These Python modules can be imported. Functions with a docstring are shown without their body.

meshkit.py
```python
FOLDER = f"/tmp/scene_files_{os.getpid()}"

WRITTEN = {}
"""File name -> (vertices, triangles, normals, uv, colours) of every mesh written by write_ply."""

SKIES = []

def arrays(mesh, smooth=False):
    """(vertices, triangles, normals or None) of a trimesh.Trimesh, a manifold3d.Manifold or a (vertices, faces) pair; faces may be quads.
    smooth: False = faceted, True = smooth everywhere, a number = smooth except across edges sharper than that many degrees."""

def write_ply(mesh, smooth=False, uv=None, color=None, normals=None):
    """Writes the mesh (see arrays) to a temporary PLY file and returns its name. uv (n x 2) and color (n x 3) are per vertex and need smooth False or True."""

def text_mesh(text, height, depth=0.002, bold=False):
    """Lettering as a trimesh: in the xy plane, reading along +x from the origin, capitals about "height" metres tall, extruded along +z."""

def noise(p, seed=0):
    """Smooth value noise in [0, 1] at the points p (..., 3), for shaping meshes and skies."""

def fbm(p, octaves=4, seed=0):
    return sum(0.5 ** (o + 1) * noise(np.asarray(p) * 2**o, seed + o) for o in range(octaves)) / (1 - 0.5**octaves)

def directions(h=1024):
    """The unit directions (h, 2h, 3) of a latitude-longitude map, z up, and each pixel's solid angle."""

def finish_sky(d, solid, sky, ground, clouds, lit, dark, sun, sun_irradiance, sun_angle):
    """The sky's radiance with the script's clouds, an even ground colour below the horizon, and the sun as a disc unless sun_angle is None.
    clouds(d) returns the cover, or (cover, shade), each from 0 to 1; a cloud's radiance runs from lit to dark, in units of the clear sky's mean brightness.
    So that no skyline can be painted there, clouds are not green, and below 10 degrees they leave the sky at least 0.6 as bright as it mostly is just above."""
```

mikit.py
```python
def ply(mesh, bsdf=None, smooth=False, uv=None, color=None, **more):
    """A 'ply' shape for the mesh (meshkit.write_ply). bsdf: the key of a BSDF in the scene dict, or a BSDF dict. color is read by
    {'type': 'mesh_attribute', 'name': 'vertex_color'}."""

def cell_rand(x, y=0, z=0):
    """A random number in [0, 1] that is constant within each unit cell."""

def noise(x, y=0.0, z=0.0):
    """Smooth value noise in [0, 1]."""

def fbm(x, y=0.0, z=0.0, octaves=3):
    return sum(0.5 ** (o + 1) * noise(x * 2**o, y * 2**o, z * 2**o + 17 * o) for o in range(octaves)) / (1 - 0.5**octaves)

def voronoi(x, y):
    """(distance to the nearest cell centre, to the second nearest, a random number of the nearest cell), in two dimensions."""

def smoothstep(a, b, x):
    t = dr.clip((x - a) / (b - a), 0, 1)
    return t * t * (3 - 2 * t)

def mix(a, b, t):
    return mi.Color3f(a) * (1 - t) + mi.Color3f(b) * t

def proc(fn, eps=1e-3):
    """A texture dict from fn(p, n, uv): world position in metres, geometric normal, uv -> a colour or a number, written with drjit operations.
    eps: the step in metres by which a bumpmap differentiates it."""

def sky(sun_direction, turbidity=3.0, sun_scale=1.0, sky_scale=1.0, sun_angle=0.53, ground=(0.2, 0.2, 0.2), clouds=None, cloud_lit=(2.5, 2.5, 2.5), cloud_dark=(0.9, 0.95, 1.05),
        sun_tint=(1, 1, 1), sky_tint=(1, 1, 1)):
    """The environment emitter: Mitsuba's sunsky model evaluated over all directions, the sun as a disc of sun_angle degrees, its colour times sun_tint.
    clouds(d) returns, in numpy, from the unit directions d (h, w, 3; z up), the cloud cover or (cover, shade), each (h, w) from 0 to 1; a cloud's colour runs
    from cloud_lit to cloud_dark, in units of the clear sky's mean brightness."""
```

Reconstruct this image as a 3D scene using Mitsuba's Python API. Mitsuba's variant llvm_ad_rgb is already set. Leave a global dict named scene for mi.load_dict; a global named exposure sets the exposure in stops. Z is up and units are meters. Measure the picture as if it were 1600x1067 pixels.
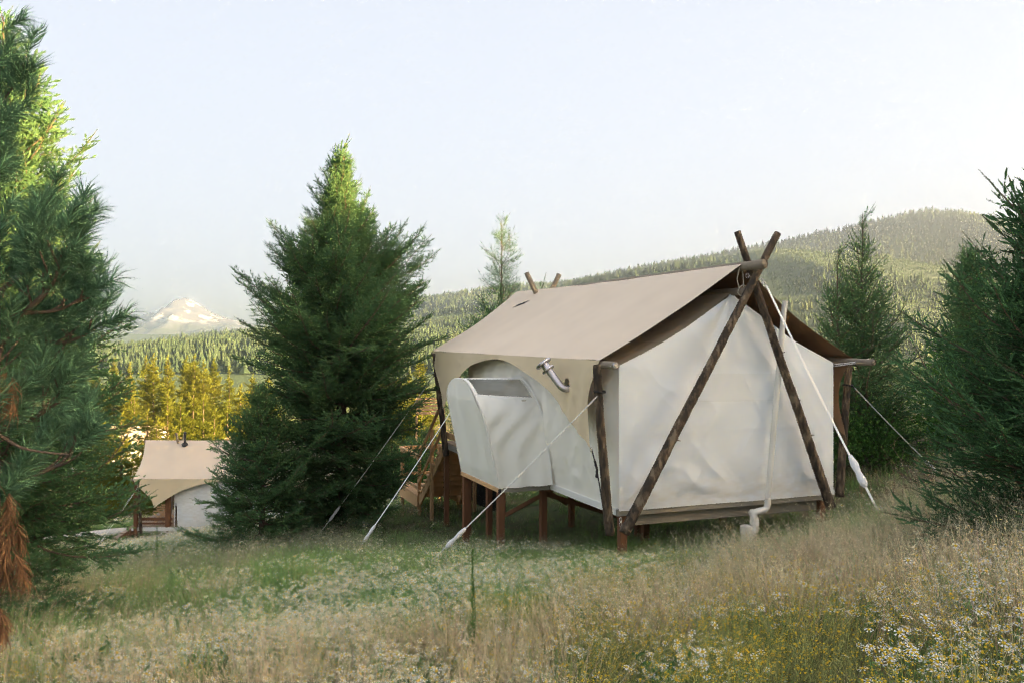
import math, random
import numpy as np, trimesh, mitsuba as mi, drjit as dr
import mikit, meshkit
from scipy.interpolate import RBFInterpolator
from shapely.geometry import Polygon, Point

T = mi.ScalarTransform4f
scene, labels = {}, {}

# ------------------------------------------------------------------ camera, sky, exposure (origin of the world = the eye)
scene['camera'] = {'type': 'perspective', 'fov': math.degrees(2 * math.atan(800 / 1400)), 'fov_axis': 'x',
                   'principal_point_offset_y': 8.5 / 1067, 'near_clip': 0.05, 'far_clip': 60000.0,
                   'to_world': T().look_at(origin=[0, 0, 0], target=[0, 1, 0], up=[0, 0, 1]),
                   'medium': {'type': 'ref', 'id': 'air'}}
SUN_AZ, SUN_EL = math.radians(108), math.radians(9.0)         # azimuth to the right of the view
SUN = np.array([math.sin(SUN_AZ) * math.cos(SUN_EL), math.cos(SUN_AZ) * math.cos(SUN_EL), math.sin(SUN_EL)])
def veil(d):                                                    # thin even high overcast, a little paler low down
    el = np.clip(d[..., 2], 0, 1)
    return 0.91 + 0.05 * np.exp(-el / 0.15), np.clip(el * 1.6, 0, .8)
scene['sky'] = mikit.sky(SUN.tolist(), turbidity=4.0, sun_scale=5.2, sky_scale=1.0, sky_tint=(0.90, 0.95, 1.12), sun_tint=(0.92, 1.04, 1.38),
                         clouds=veil, cloud_lit=(1.10, 1.15, 1.25), cloud_dark=(.96, 1.01, 1.13))
exposure = 4.0
HAZE = 2.0e-4
scene['air'] = {'type': 'homogeneous', 'albedo': {'type': 'rgb', 'value': [0.82, 0.91, 0.99]}, 'sigma_t': HAZE, 'phase': {'type': 'hg', 'g': 0.85}}

# ------------------------------------------------------------------ mesh helpers
def cat(ms):
    vs, fs, n = [], [], 0
    for v, f in ms:
        vs.append(np.asarray(v, float)); fs.append(np.asarray(f, int) + n); n += len(v)
    return np.vstack(vs), np.vstack(fs)

def tri(f):
    f = np.asarray(f, int)
    return np.vstack([f[:, [0, 1, 2]], f[:, [0, 2, 3]]]) if f.shape[1] == 4 else f

def unit(v):
    v = np.asarray(v, float)
    return v / (np.linalg.norm(v, axis=-1, keepdims=True) + 1e-12)

def tube(pts, r, sides=8, cap=True, lump=0.0, seed=0):
    p = np.asarray(pts, float)
    t = unit(np.gradient(p, axis=0))
    ref = np.array([0, 0, 1.0]) if abs(t[:, 2]).mean() < 0.8 else np.array([1.0, 0, 0])
    a = unit(np.cross(t, ref)); b = np.cross(t, a)
    ang = np.arange(sides) * 2 * np.pi / sides
    rr = np.broadcast_to(np.asarray(r, float), (len(p),))[:, None] * np.ones((1, sides))
    v = p[:, None] + rr[..., None] * (np.cos(ang)[None, :, None] * a[:, None] + np.sin(ang)[None, :, None] * b[:, None])
    if lump:
        k = 1 + lump * (meshkit.fbm(v * 14.0, 3, seed) - 0.5)
        v = p[:, None] + (v - p[:, None]) * k[..., None]
    n = len(p)
    i, j = np.meshgrid(np.arange(n - 1), np.arange(sides), indexing='ij')
    q = np.stack([i * sides + j, i * sides + (j + 1) % sides, (i + 1) * sides + (j + 1) % sides, (i + 1) * sides + j], -1).reshape(-1, 4)
    f = tri(q)
    v = v.reshape(-1, 3)
    if cap:
        v = np.vstack([v, p[:1], p[-1:]])
        k = np.arange(sides)
        f = np.vstack([f, np.stack([(k + 1) % sides, k, k * 0 + n * sides], 1), np.stack([(n - 1) * sides + k, (n - 1) * sides + (k + 1) % sides, k * 0 + n * sides + 1], 1)])
    return v, f[:, ::-1]

def line(p, q, n):
    return np.asarray(p, float) + np.linspace(0, 1, n)[:, None] * (np.asarray(q, float) - np.asarray(p, float))

def log(p, q, r0, r1, n=26, sides=12, seed=0, bend=0.02):
    """a peeled or barked pole: a slightly crooked, lumpy tapered tube"""
    pts = line(p, q, n)
    t = np.linspace(0, 1, n)
    rng = np.random.default_rng(seed)
    off = np.stack([meshkit.fbm(np.stack([t * 3, t * 0 + rng.random() * 50, t * 0 + k * 9.3], -1), 2, seed) - 0.5 for k in range(3)], -1) * bend * 2
    off *= np.sin(np.pi * t)[:, None]
    return tube(pts + off, r0 + (r1 - r0) * t, sides, True, 0.22, seed)

def obox(p, q, w, h, up=(0, 0, 1), bevel=0.004):
    """a board or beam from p to q, w wide across, h tall along up, with small chamfers"""
    p, q = np.asarray(p, float), np.asarray(q, float)
    t = unit(q - p); s = unit(np.cross(t, up)); n = np.cross(s, t)
    b = min(bevel, w * .3, h * .3)
    ring = [(-w/2 + b, -h/2), (w/2 - b, -h/2), (w/2, -h/2 + b), (w/2, h/2 - b), (w/2 - b, h/2), (-w/2 + b, h/2), (-w/2, h/2 - b), (-w/2, -h/2 + b)]
    v = np.array([e + s * a + n * c for e in (p, q) for a, c in ring])
    k = np.arange(8)
    f = tri(np.stack([k, k + 8, (k + 1) % 8 + 8, (k + 1) % 8], 1))
    c0 = np.array([[0, i, i + 1] for i in range(1, 7)])
    return v, np.vstack([f, c0, c0[:, ::-1] + 8])

def grid(fn, us, vs):
    """sheet of points fn(U, V) -> (..., 3)"""
    U, V = np.meshgrid(us, vs, indexing='ij')
    p = fn(U, V)
    n, m = U.shape
    i, j = np.meshgrid(np.arange(n - 1), np.arange(m - 1), indexing='ij')
    q = np.stack([i * m + j, (i + 1) * m + j, (i + 1) * m + j + 1, i * m + j + 1], -1).reshape(-1, 4)
    return p.reshape(-1, 3), tri(q)

def sheet_from_polygon(poly, step, lift):
    """triangulated flat polygon (coordinates a, b) lifted by lift(a, b) -> (n, 3)"""
    poly = poly.segmentize(step)
    x0, y0, x1, y1 = poly.bounds
    gx, gy = np.meshgrid(np.arange(x0 + step / 2, x1, step), np.arange(y0 + step / 2, y1, step))
    inner = poly.buffer(-step * 0.35)
    pts = np.stack([gx.ravel(), gy.ravel()], 1)
    import shapely
    pts = pts[shapely.contains_xy(inner, pts[:, 0], pts[:, 1])]
    rim = np.array(poly.exterior.coords)[:-1]
    for r in poly.interiors:
        rim = np.vstack([rim, np.array(r.coords)[:-1]])
    allp = np.vstack([rim, pts])
    from scipy.spatial import Delaunay
    d = Delaunay(allp)
    f = d.simplices
    c = allp[f].mean(1)
    f = f[shapely.contains_xy(poly, c[:, 0], c[:, 1])]
    e1, e2 = allp[f[:, 1]] - allp[f[:, 0]], allp[f[:, 2]] - allp[f[:, 0]]
    area = e1[:, 0] * e2[:, 1] - e1[:, 1] * e2[:, 0]
    f = f[np.abs(area) > 1e-9]; area = area[np.abs(area) > 1e-9]
    f = np.where((area < 0)[:, None], f[:, ::-1], f)
    return lift(allp[:, 0], allp[:, 1]), f

def key_of(name):
    if name not in scene and name not in labels and not any(k.startswith(name + '__') for k in scene):
        return name
    i = 1
    while True:
        k = f'{name}_{i:03d}'
        if k not in scene and k not in labels and not any(x.startswith(k + '__') for x in scene):
            return k
        i += 1

def put(name, mesh, bsdf, parent=None, smooth=False, **kw):
    base = f'{parent}__{name}' if parent else name
    k, i = base, 1
    while k in scene:
        k = f'{base}_{i:03d}'; i += 1
    scene[k] = mikit.ply(mesh if hasattr(mesh, 'faces') else (np.asarray(mesh[0]), np.asarray(mesh[1])), bsdf, smooth, **kw)
    return k

def thing(name, label, cat_, group=None):
    k = key_of(name)
    labels[k] = {'label': label, 'category': cat_}
    if group: labels[k]['group'] = group
    return k

def struct(k): labels[k] = {'kind': 'structure'}
def stuff(k, label, cat_):
    labels[k] = {'label': label, 'category': cat_, 'kind': 'stuff'}

# ------------------------------------------------------------------ materials
P, NZ, FB, SS, MX = mikit.proc, mikit.noise, mikit.fbm, mikit.smoothstep, mikit.mix
def rgb(*c): return {'type': 'rgb', 'value': list(c)}

def matte(name, fn, rough=0.9, bump=None, bscale=0.0, eps=2e-3, spec=0.3):
    b = {'type': 'principled', 'base_color': P(fn) if callable(fn) else rgb(*fn), 'roughness': rough, 'specular': spec}
    if bump: b = {'type': 'bumpmap', 'arbitrary': P(bump, eps), 'scale': bscale, 'bsdf': b}
    scene[name] = {'type': 'twosided', 'bsdf': b}

def weave(p, n, uv): return NZ(p.x * 260, p.y * 260, p.z * 260) * 0.5 + FB(p.x * 9, p.y * 9, p.z * 9, 3)
def canvas_white(p, n, uv):
    g = FB(p.x * 2.2, p.y * 2.2, p.z * 2.2, 3)
    low = SS(-1.9, -2.62, p.z) * FB(p.x * 6, p.y * 6, p.z * 12, 3)
    c = MX((0.82, 0.87, 0.93), (0.78, 0.83, 0.89), g)
    return MX(c, (0.60, 0.57, 0.50), low * 0.75)
matte('canvas_white_mat', canvas_white, 0.85, weave, 0.0025, 4e-3)
def canvas_cream(p, n, uv): return MX((0.85, 0.83, 0.76), (0.80, 0.77, 0.69), FB(p.x * 2.5, p.y * 2.5, p.z * 2.5, 3))
matte('canvas_cream_mat', canvas_cream, 0.85, weave, 0.0025, 4e-3)
matte('canvas_flap_mat', lambda p, n, uv: MX((0.78, 0.825, 0.875), (0.74, 0.785, 0.835), FB(p.x * 2.5, p.y * 2.5, p.z * 2.5, 3)), 0.85, weave, 0.0025, 4e-3)
scene['bay_canvas_mat'] = {'type': 'principledthin', 'base_color': rgb(0.90, 0.885, 0.82), 'roughness': 0.85, 'diff_trans': 0.22, 'spec_trans': 0.0, 'eta': 1.3}
def fly_tan(p, n, uv): return MX((0.67, 0.555, 0.435), (0.61, 0.50, 0.39), FB(p.x * 1.7, p.y * 1.7, p.z * 1.7, 4))
def fly_under_shade(p, n, uv): return MX((0.30, 0.19, 0.115), (0.24, 0.15, 0.09), FB(p.x * 2, p.y * 2, p.z * 2, 3))  # brown underside: shade and light through the tan cloth painted into the colour
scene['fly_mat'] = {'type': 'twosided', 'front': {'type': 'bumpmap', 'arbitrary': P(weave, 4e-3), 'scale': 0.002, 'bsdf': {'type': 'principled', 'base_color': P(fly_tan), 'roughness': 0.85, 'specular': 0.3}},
                    'back': {'type': 'principled', 'base_color': P(fly_under_shade), 'roughness': 0.9, 'specular': 0.2}}
def skirt_tan(p, n, uv): return MX((0.74, 0.61, 0.42), (0.68, 0.56, 0.385), FB(p.x * 1.7, p.y * 1.7, p.z * 1.7, 4))
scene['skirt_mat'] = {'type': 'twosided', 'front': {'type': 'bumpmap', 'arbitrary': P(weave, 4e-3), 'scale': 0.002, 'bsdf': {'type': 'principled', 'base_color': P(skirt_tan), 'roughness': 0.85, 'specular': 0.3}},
                      'back': {'type': 'principled', 'base_color': P(fly_under_shade), 'roughness': 0.9, 'specular': 0.2}}
def bark_log(p, n, uv):
    m = FB(p.x * 17, p.y * 17, p.z * 5.0, 4)
    f = NZ(p.x * 55, p.y * 55, p.z * 20)
    c = MX((0.055, 0.040, 0.030), (0.13, 0.095, 0.065), f)
    c = MX(c, (0.27, 0.215, 0.15), SS(0.57, 0.70, m) * 0.6)
    return MX(c, (0.025, 0.022, 0.02), SS(0.52, 0.40, m) * 0.75)
def bark_rel(p, n, uv): return FB(p.x * 30, p.y * 30, p.z * 11, 3)
matte('bark_log_mat', bark_log, 0.9, bark_rel, 0.02, 3e-3)
def pale_log(p, n, uv):
    return MX((0.30, 0.25, 0.19), (0.17, 0.14, 0.11), FB(p.x * 16, p.y * 16, p.z * 6, 4))
matte('pale_log_mat', pale_log, 0.85, bark_rel, 0.008, 3e-3)
def lumber_fn(a, b, sc=1.0):
    def fn(p, n, uv):
        g = FB(p.x * 34 * sc, p.y * 34 * sc, p.z * 5 * sc, 3)
        w = FB(p.x * 3, p.y * 3, p.z * 3, 3)
        return MX(MX(a, b, g), tuple(x * 0.6 for x in a), SS(0.5, 0.75, w) * 0.6)
    return fn
matte('redwood_mat', lumber_fn((0.20, 0.092, 0.045), (0.13, 0.058, 0.03)), 0.8)
matte('newwood_mat', lumber_fn((0.66, 0.42, 0.22), (0.54, 0.32, 0.16)), 0.75)
def grey_board(p, n, uv):
    g = FB(p.x * 5, p.y * 5, p.z * 60, 3)
    c = MX((0.30, 0.285, 0.25), (0.22, 0.205, 0.175), g)
    return MX(c, (0.20, 0.12, 0.07), SS(0.55, 0.75, FB(p.x * 1.3, p.y * 1.3, p.z * 3, 3)) * 0.55)
matte('grey_board_mat', grey_board, 0.85)
matte('deck_mat', lumber_fn((0.40, 0.30, 0.21), (0.30, 0.22, 0.15)), 0.8)
matte('dark_panel_mat', (0.012, 0.013, 0.013), 0.9)
matte('white_trim_mat', (0.74, 0.74, 0.72), 0.6)
scene['pvc_mat'] = {'type': 'twosided', 'bsdf': {'type': 'principled', 'base_color': P(lambda p, n, uv: MX((0.80, 0.79, 0.76), (0.62, 0.60, 0.55), FB(p.x * 8, p.y * 8, p.z * 3, 3))), 'roughness': 0.4, 'specular': 0.5}}
scene['steel_mat'] = {'type': 'twosided', 'bsdf': {'type': 'roughconductor', 'material': 'Cr', 'alpha': 0.16, 'specular_reflectance': rgb(0.95, 0.95, 0.95)}}
scene['dull_steel_mat'] = {'type': 'twosided', 'bsdf': {'type': 'roughconductor', 'material': 'Cr', 'alpha': 0.3}}
matte('black_pipe_mat', (0.03, 0.03, 0.032), 0.5)
matte('strap_mat', (0.80, 0.80, 0.78), 0.8)
matte('sleeve_mat', (0.78, 0.77, 0.78), 0.7)
matte('black_strap_mat', (0.02, 0.02, 0.022), 0.7)
matte('twine_mat', (0.50, 0.45, 0.36), 0.9)
scene['screen_mat'] = {'type': 'blendbsdf', 'weight': 0.66, 'first': {'type': 'twosided', 'bsdf': {'type': 'diffuse', 'reflectance': rgb(0.16, 0.16, 0.16)}}, 'second': {'type': 'null'}}

def bark_tree(p, n, uv): return MX((0.075, 0.055, 0.042), (0.16, 0.12, 0.09), FB(p.x * 22, p.y * 22, p.z * 8, 3))
matte('bark_mat', bark_tree, 0.95, bark_rel, 0.02, 3e-3)
matte('twig_mat', (0.14, 0.10, 0.07), 0.95)

def leafy(name, c0, c1, c2, freq=1.3, trans=0.8, rough=0.6):
    def fn(p, n, uv):
        a = FB(p.x * freq, p.y * freq, p.z * freq, 3)
        b = NZ(p.x * 17, p.y * 17, p.z * 17)
        return MX(MX(c0, c1, SS(0.3, 0.7, a)), c2, SS(0.45, 1.0, b) * 0.6)
    scene[name] = {'type': 'principledthin', 'base_color': P(fn), 'roughness': rough, 'diff_trans': trans, 'spec_trans': 0.0, 'eta': 1.4}
leafy('fir_needle_mat', (0.095, 0.20, 0.090), (0.13, 0.24, 0.10), (0.23, 0.32, 0.11))
leafy('spruce_needle_mat', (0.060, 0.145, 0.060), (0.080, 0.175, 0.070), (0.14, 0.23, 0.085))
leafy('pine_needle_mat', (0.14, 0.26, 0.15), (0.17, 0.29, 0.165), (0.22, 0.34, 0.20))
leafy('sun_gold_needle_mat', (0.12, 0.148, 0.024), (0.155, 0.17, 0.028), (0.22, 0.22, 0.035), 0.25)  # yellowish foliage, with part of the golden sunlight put into its colour
leafy('shrub_leaf_mat', (0.070, 0.165, 0.040), (0.10, 0.20, 0.05), (0.15, 0.26, 0.07), 2.0)
leafy('dead_needle_mat', (0.26, 0.125, 0.050), (0.20, 0.090, 0.036), (0.32, 0.18, 0.08), 3.0)
scene['herb_mat'] = {'type': 'principledthin', 'base_color': {'type': 'mesh_attribute', 'name': 'vertex_color'}, 'roughness': 0.7, 'diff_trans': 0.6, 'spec_trans': 0.0, 'eta': 1.35}
# ------------------------------------------------------------------ land: the near slope, the valley, the hills and the mountain
CTRL = np.array([
    (0, 0, -1.62), (0, -8, -.9), (0, -30, .2), (-6, -6, -1.6), (6, -4, .4), (0, 6, -2.42), (-2.2, 6, -2.55), (-4.5, 8, -3.0), (-3.6, 5.6, -2.5), (2.6, 4.5, -1.75), (4, 8, -2.0), (4.63, 11.1, -2.42), (1.6, 13.2, -3.38),
    (5.4, 15, -3.12), (4.0, 13, -3.12), (2.8, 11.5, -2.98), (3.6, 14, -3.35), (7.3, 17, -2.75), (0, 10, -2.95), (-.2, 15.55, -3.8), (.69, 15.9, -3.92), (-2.8, 24, -4.85), (-1.5, 20, -4.5), (0, 30, -5.0), (-4.2, 22, -4.8), (-5.7, 20, -4.85), (-5.3, 10, -3.3), (-6.4, 15, -4.2),
    (-10, 30, -6.7), (-16, 40, -9.3), (-9, 41, -8.9), (-20, 44, -9.9), (-25, 50, -11), (-20, 80, -13.8), (-60, 80, -15.5), (10, 30, -3.4), (8, 24, -2.9), (20, 25, 0.0), (20, 60, -4), (40, 20, 5.5), (70, 0, 8.5), (98, -12, 10), (130, -20, 8),
    (0, 80, -11.5), (0, 150, -15), (-60, 150, -17.5), (60, 150, -9), (-60, 20, -15), (-30, 10, -8), (-40, -20, -7), (40, -30, 5.5), (90, -70, 6), (95, 30, 7), (110, 60, 0), (130, 110, -6), (150, 150, -10), (-150, 80, -22), (-150, -60, -15), (0, -90, 0), (80, -150, 3), (200, 0, 8), (200, -120, 3), (0, 260, -21), (-160, 220, -23), (160, 240, -18)], float)
_rbf = RBFInterpolator(CTRL[:, :2], CTRL[:, 2], kernel='thin_plate_spline', smoothing=0.02, degree=1)
def ground_z(x, y):
    x, y = np.broadcast_arrays(np.asarray(x, float), np.asarray(y, float))
    r = np.hypot(x, y)
    z = _rbf(np.stack([np.clip(x, -230, 230).ravel(), np.clip(y, -160, 270).ravel()], 1)).reshape(x.shape)
    k = np.clip((r - 170) / 200, 0, 1); k = k * k * (3 - 2 * k)
    p = np.stack([x, y, x * 0], -1)
    bump = 0.22 * (meshkit.fbm(p * .55, 3, 3) - .5) * np.clip(1 - (r - 40) / 60, 0, 1) + 1.2 * (meshkit.fbm(p * .05, 2, 5) - .5) * np.clip((r - 25) / 40, 0, 1)
    return (z + bump) * (1 - k) - 27.0 * k

rad = np.r_[0.0, .6 * 1.052 ** np.arange(0, 126), 500, 800, 1400, 2600, 5000, 9000, 16000, 26000]
ang = np.linspace(0, 2 * np.pi, 289)[:-1]
R_, A_ = np.meshgrid(rad, ang, indexing='ij')
gx, gy = R_ * np.sin(A_), R_ * np.cos(A_)
gp = np.stack([gx, gy, ground_z(gx, gy)], -1).reshape(-1, 3)
n_, m_ = R_.shape
i_, j_ = np.meshgrid(np.arange(n_ - 1), np.arange(m_), indexing='ij')
gf = tri(np.stack([i_ * m_ + j_, (i_ + 1) * m_ + j_, (i_ + 1) * m_ + (j_ + 1) % m_, i_ * m_ + (j_ + 1) % m_], -1).reshape(-1, 4))
def soil(p, n, uv):
    a = FB(p.x * .35, p.y * .35, 3.0, 4); b = FB(p.x * 3, p.y * 3, p.z * 3, 3)
    c = MX((0.15, 0.115, 0.065), (0.055, 0.075, 0.026), SS(0.42, 0.58, a))
    c = MX(c, (0.09, 0.062, 0.038), SS(.5, .75, b) * .7)
    far = SS(90.0, 260.0, dr.sqrt(p.x * p.x + p.y * p.y))
    return MX(c, (0.055, 0.075, 0.028), far)
matte('soil_mat', soil, 0.95)
put('ground', (gp, gf[:, ::-1]), 'soil_mat', None, True); struct('ground')

def sm(t): t = np.clip(t, 0, 1); return t * t * (3 - 2 * t)
def ridge_land(name, xs, ys, crest_y, crest_h, base, front, back, rough, mat, seed, cell):
    """a hill: crest line crest_y(x) at height crest_h(x), falling to base in front and behind, with spurs and gullies"""
    X, Y = np.meshgrid(xs, ys, indexing='ij')
    yc, hc = crest_y(X), crest_h(X)
    t = np.where(Y < yc, 1 - (yc - Y) / front, 1 - (Y - yc) / back)
    p = np.stack([X, Y * .55, X * 0], -1)
    spur = 1 - np.abs(2 * meshkit.fbm(p / cell, 3, seed) - 1) * 2
    fine = meshkit.fbm(p / (cell * .22), 3, seed + 3) - .5
    k = sm(t)
    Z = base + (hc - base) * (.55 * np.clip(t, 0, 1) + .45 * k) + rough * (spur - .5) * np.clip(1.3 - np.abs(2 * k - 1) * 1.2, 0.05, 1) * (hc - base) + rough * .35 * fine * (hc - base) * np.clip(k * 3, 0, 1)
    Z = np.where(t <= 0, base - 30, Z)
    n, m = X.shape
    i, j = np.meshgrid(np.arange(n - 1), np.arange(m - 1), indexing='ij')
    f = tri(np.stack([i * m + j, (i + 1) * m + j, (i + 1) * m + j + 1, i * m + j + 1], -1).reshape(-1, 4))
    put(name, (np.stack([X, Y, Z], -1).reshape(-1, 3), f), mat, None, True); struct(name)
    from scipy.interpolate import RegularGridInterpolator
    return RegularGridInterpolator((xs, ys), Z, bounds_error=False, fill_value=base - 30)
def forest_floor(p, n, uv):
    return MX((0.030, 0.052, 0.030), (0.045, 0.065, 0.034), FB(p.x * .01, p.y * .01, p.z * .01, 4))
matte('forest_floor_mat', forest_floor, 0.95)
def clearcut(p, n, uv):
    a = FB(p.x * .006, p.y * .006, p.z * .012, 4); b = NZ(p.x * .11, p.y * .11, p.z * .11)
    c = MX((0.052, 0.074, 0.046), (0.043, 0.064, 0.040), SS(.35, .65, a))
    c = MX(c, (0.04, 0.07, 0.03), SS(.55, .85, b) * .8)
    return MX(c, (0.19, 0.13, 0.085), SS(.62, .70, FB(p.x * .004 + 9, p.y * .004, p.z * .02, 3)) * .55)
matte('clearcut_mat', clearcut, 0.95)
def interp(pts, yfix):
    """crest heights from (x, z) pairs"""
    a = np.asarray(pts, float)
    from scipy.interpolate import PchipInterpolator
    f = PchipInterpolator(a[:, 0], a[:, 1])
    return lambda x: f(np.clip(x, a[0, 0], a[-1, 0]))
# the long forested ridge on the right
RC = 2700.0
crest = interp([(-2300, -40), (-1400, -40), (-900, -32), (-700, -8), (-520, 36), (-309, 87), (-96, 125), (231, 166), (386, 203), (579, 240), (771, 283), (964, 318), (1119, 344), (1215, 364), (1260, 378), (1330, 366), (1466, 330), (1640, 318), (1900, 350), (2400, 330), (3200, 250)], RC)
hill_z = ridge_land('hill', np.linspace(-2300, 3200, 330), np.linspace(1250, 4200, 170), lambda x: RC + 120 * np.sin(x / 480.) + 0 * x, lambda x: crest(x), -27, 1350, 1400, .16, 'forest_floor_mat', 5, 520.)
# a nearer spur, logged and replanted, below it
SC = 1500.0
spur_h = interp([(-700, -25), (-400, 0), (-60, 45), (160, 98), (330, 128), (430, 143), (560, 130), (680, 112), (790, 88), (900, 76), (1100, 62), (1500, 30)], SC)
spur_z = ridge_land('hill_spur', np.linspace(-700, 1500, 190), np.linspace(720, 2100, 120), lambda x: SC + 60 * np.sin(x / 210. + 1), spur_h, -27, 760, 520, .10, 'clearcut_mat', 15, 260.)
# the lower wooded hill on the left
LC = 1150.0
left_h = interp([(-1600, -26), (-900, -26), (-640, -26), (-500, -25), (-455, -20), (-400, -14), (-340, -7), (-300, -2), (-200, 3), (0, 0), (300, -22)], LC)
left_z = ridge_land('hill_left', np.linspace(-1600, 300, 150), np.linspace(480, 1700, 110), lambda x: LC + 40 * np.sin(x / 130.), left_h, -27, 640, 500, .12, 'forest_floor_mat', 25, 220.)
# far blue foothills and the snow mountain
FC = 4600.0
foot_h = interp([(x * FC / 6200, z * FC / 6200) for x, z in [(-6500, 40), (-3600, 45), (-3150, 42), (-2800, 22), (-2450, 10), (-2050, 30), (-1600, 55), (-600, 62), (1200, 30)]], FC)
ridge_land('foothills', np.linspace(-4800, 900, 200), np.linspace(3300, 6000, 60), lambda x: FC + 0 * x, foot_h, -27, 1250, 1300, .10, 'forest_floor_mat', 35, 700.)
MY = 8200.0
mt_h = interp([(x * .656, z * .656) for x, z in [(-14000, -20), (-8200, 60), (-6100, 150), (-5446, 223), (-5312, 250), (-4929, 348), (-4732, 437), (-4625, 505), (-4560, 530), (-4535, 528), (-4480, 494), (-4357, 420), (-4241, 345), (-4062, 268), (-3750, 185), (-3571, 125), (-2600, 70), (-1000, 30), (3000, -20)]], MY)
def snow(p, n, uv):
    a = FB(p.x * .0068, p.y * .0068, p.z * .013, 4)
    b = FB(p.x * .0022 + p.z * .004, p.y * .002, p.z * .002, 3)
    cover = SS(95.0, 210.0, p.z + 170.0 * (a - .5) + 80.0 * (b - .5))
    rock = MX((0.085, 0.09, 0.11), (0.13, 0.13, 0.15), b)
    streak = SS(.50, .58, a)
    c = MX(rock, (0.62, 0.64, 0.68), cover * streak)
    return MX((0.06, 0.075, 0.06), c, SS(45.0, 130.0, p.z + 80.0 * (a - .5)))
matte('snow_mat', snow, 0.9)
ridge_land('snow_mountain', np.linspace(-9200, 2000, 460), np.linspace(6800, 9700, 130), lambda x: MY + 40 * np.sin(x / 200.), mt_h, -27, 1300, 1400, .30, 'snow_mat', 45, 300.)

# closed haze over the whole place
scene['haze'] = {'type': 'cube', 'bsdf': {'type': 'null'}, 'interior': {'type': 'ref', 'id': 'air'},
                 'to_world': T().translate([0, 1000, 186]).scale([27000, 27000, 230])}
stuff('haze', 'pale evening haze over the valley and the hills', 'haze')
# ------------------------------------------------------------------ tents (frame: a = across the front, s = towards the back, z up)
class Frame:
    def __init__(self, x, y, z, deg):
        self.o = np.array([x, y, z], float); r = math.radians(deg)
        self.u = np.array([math.cos(r), math.sin(r), 0]); self.v = np.array([-math.sin(r), math.cos(r), 0])
    def __call__(self, a, s, z):
        a, s, z = np.broadcast_arrays(np.asarray(a, float), np.asarray(s, float), np.asarray(z, float))
        return self.o + a[..., None] * self.u + s[..., None] * self.v + z[..., None] * np.array([0, 0, 1.0])

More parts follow.
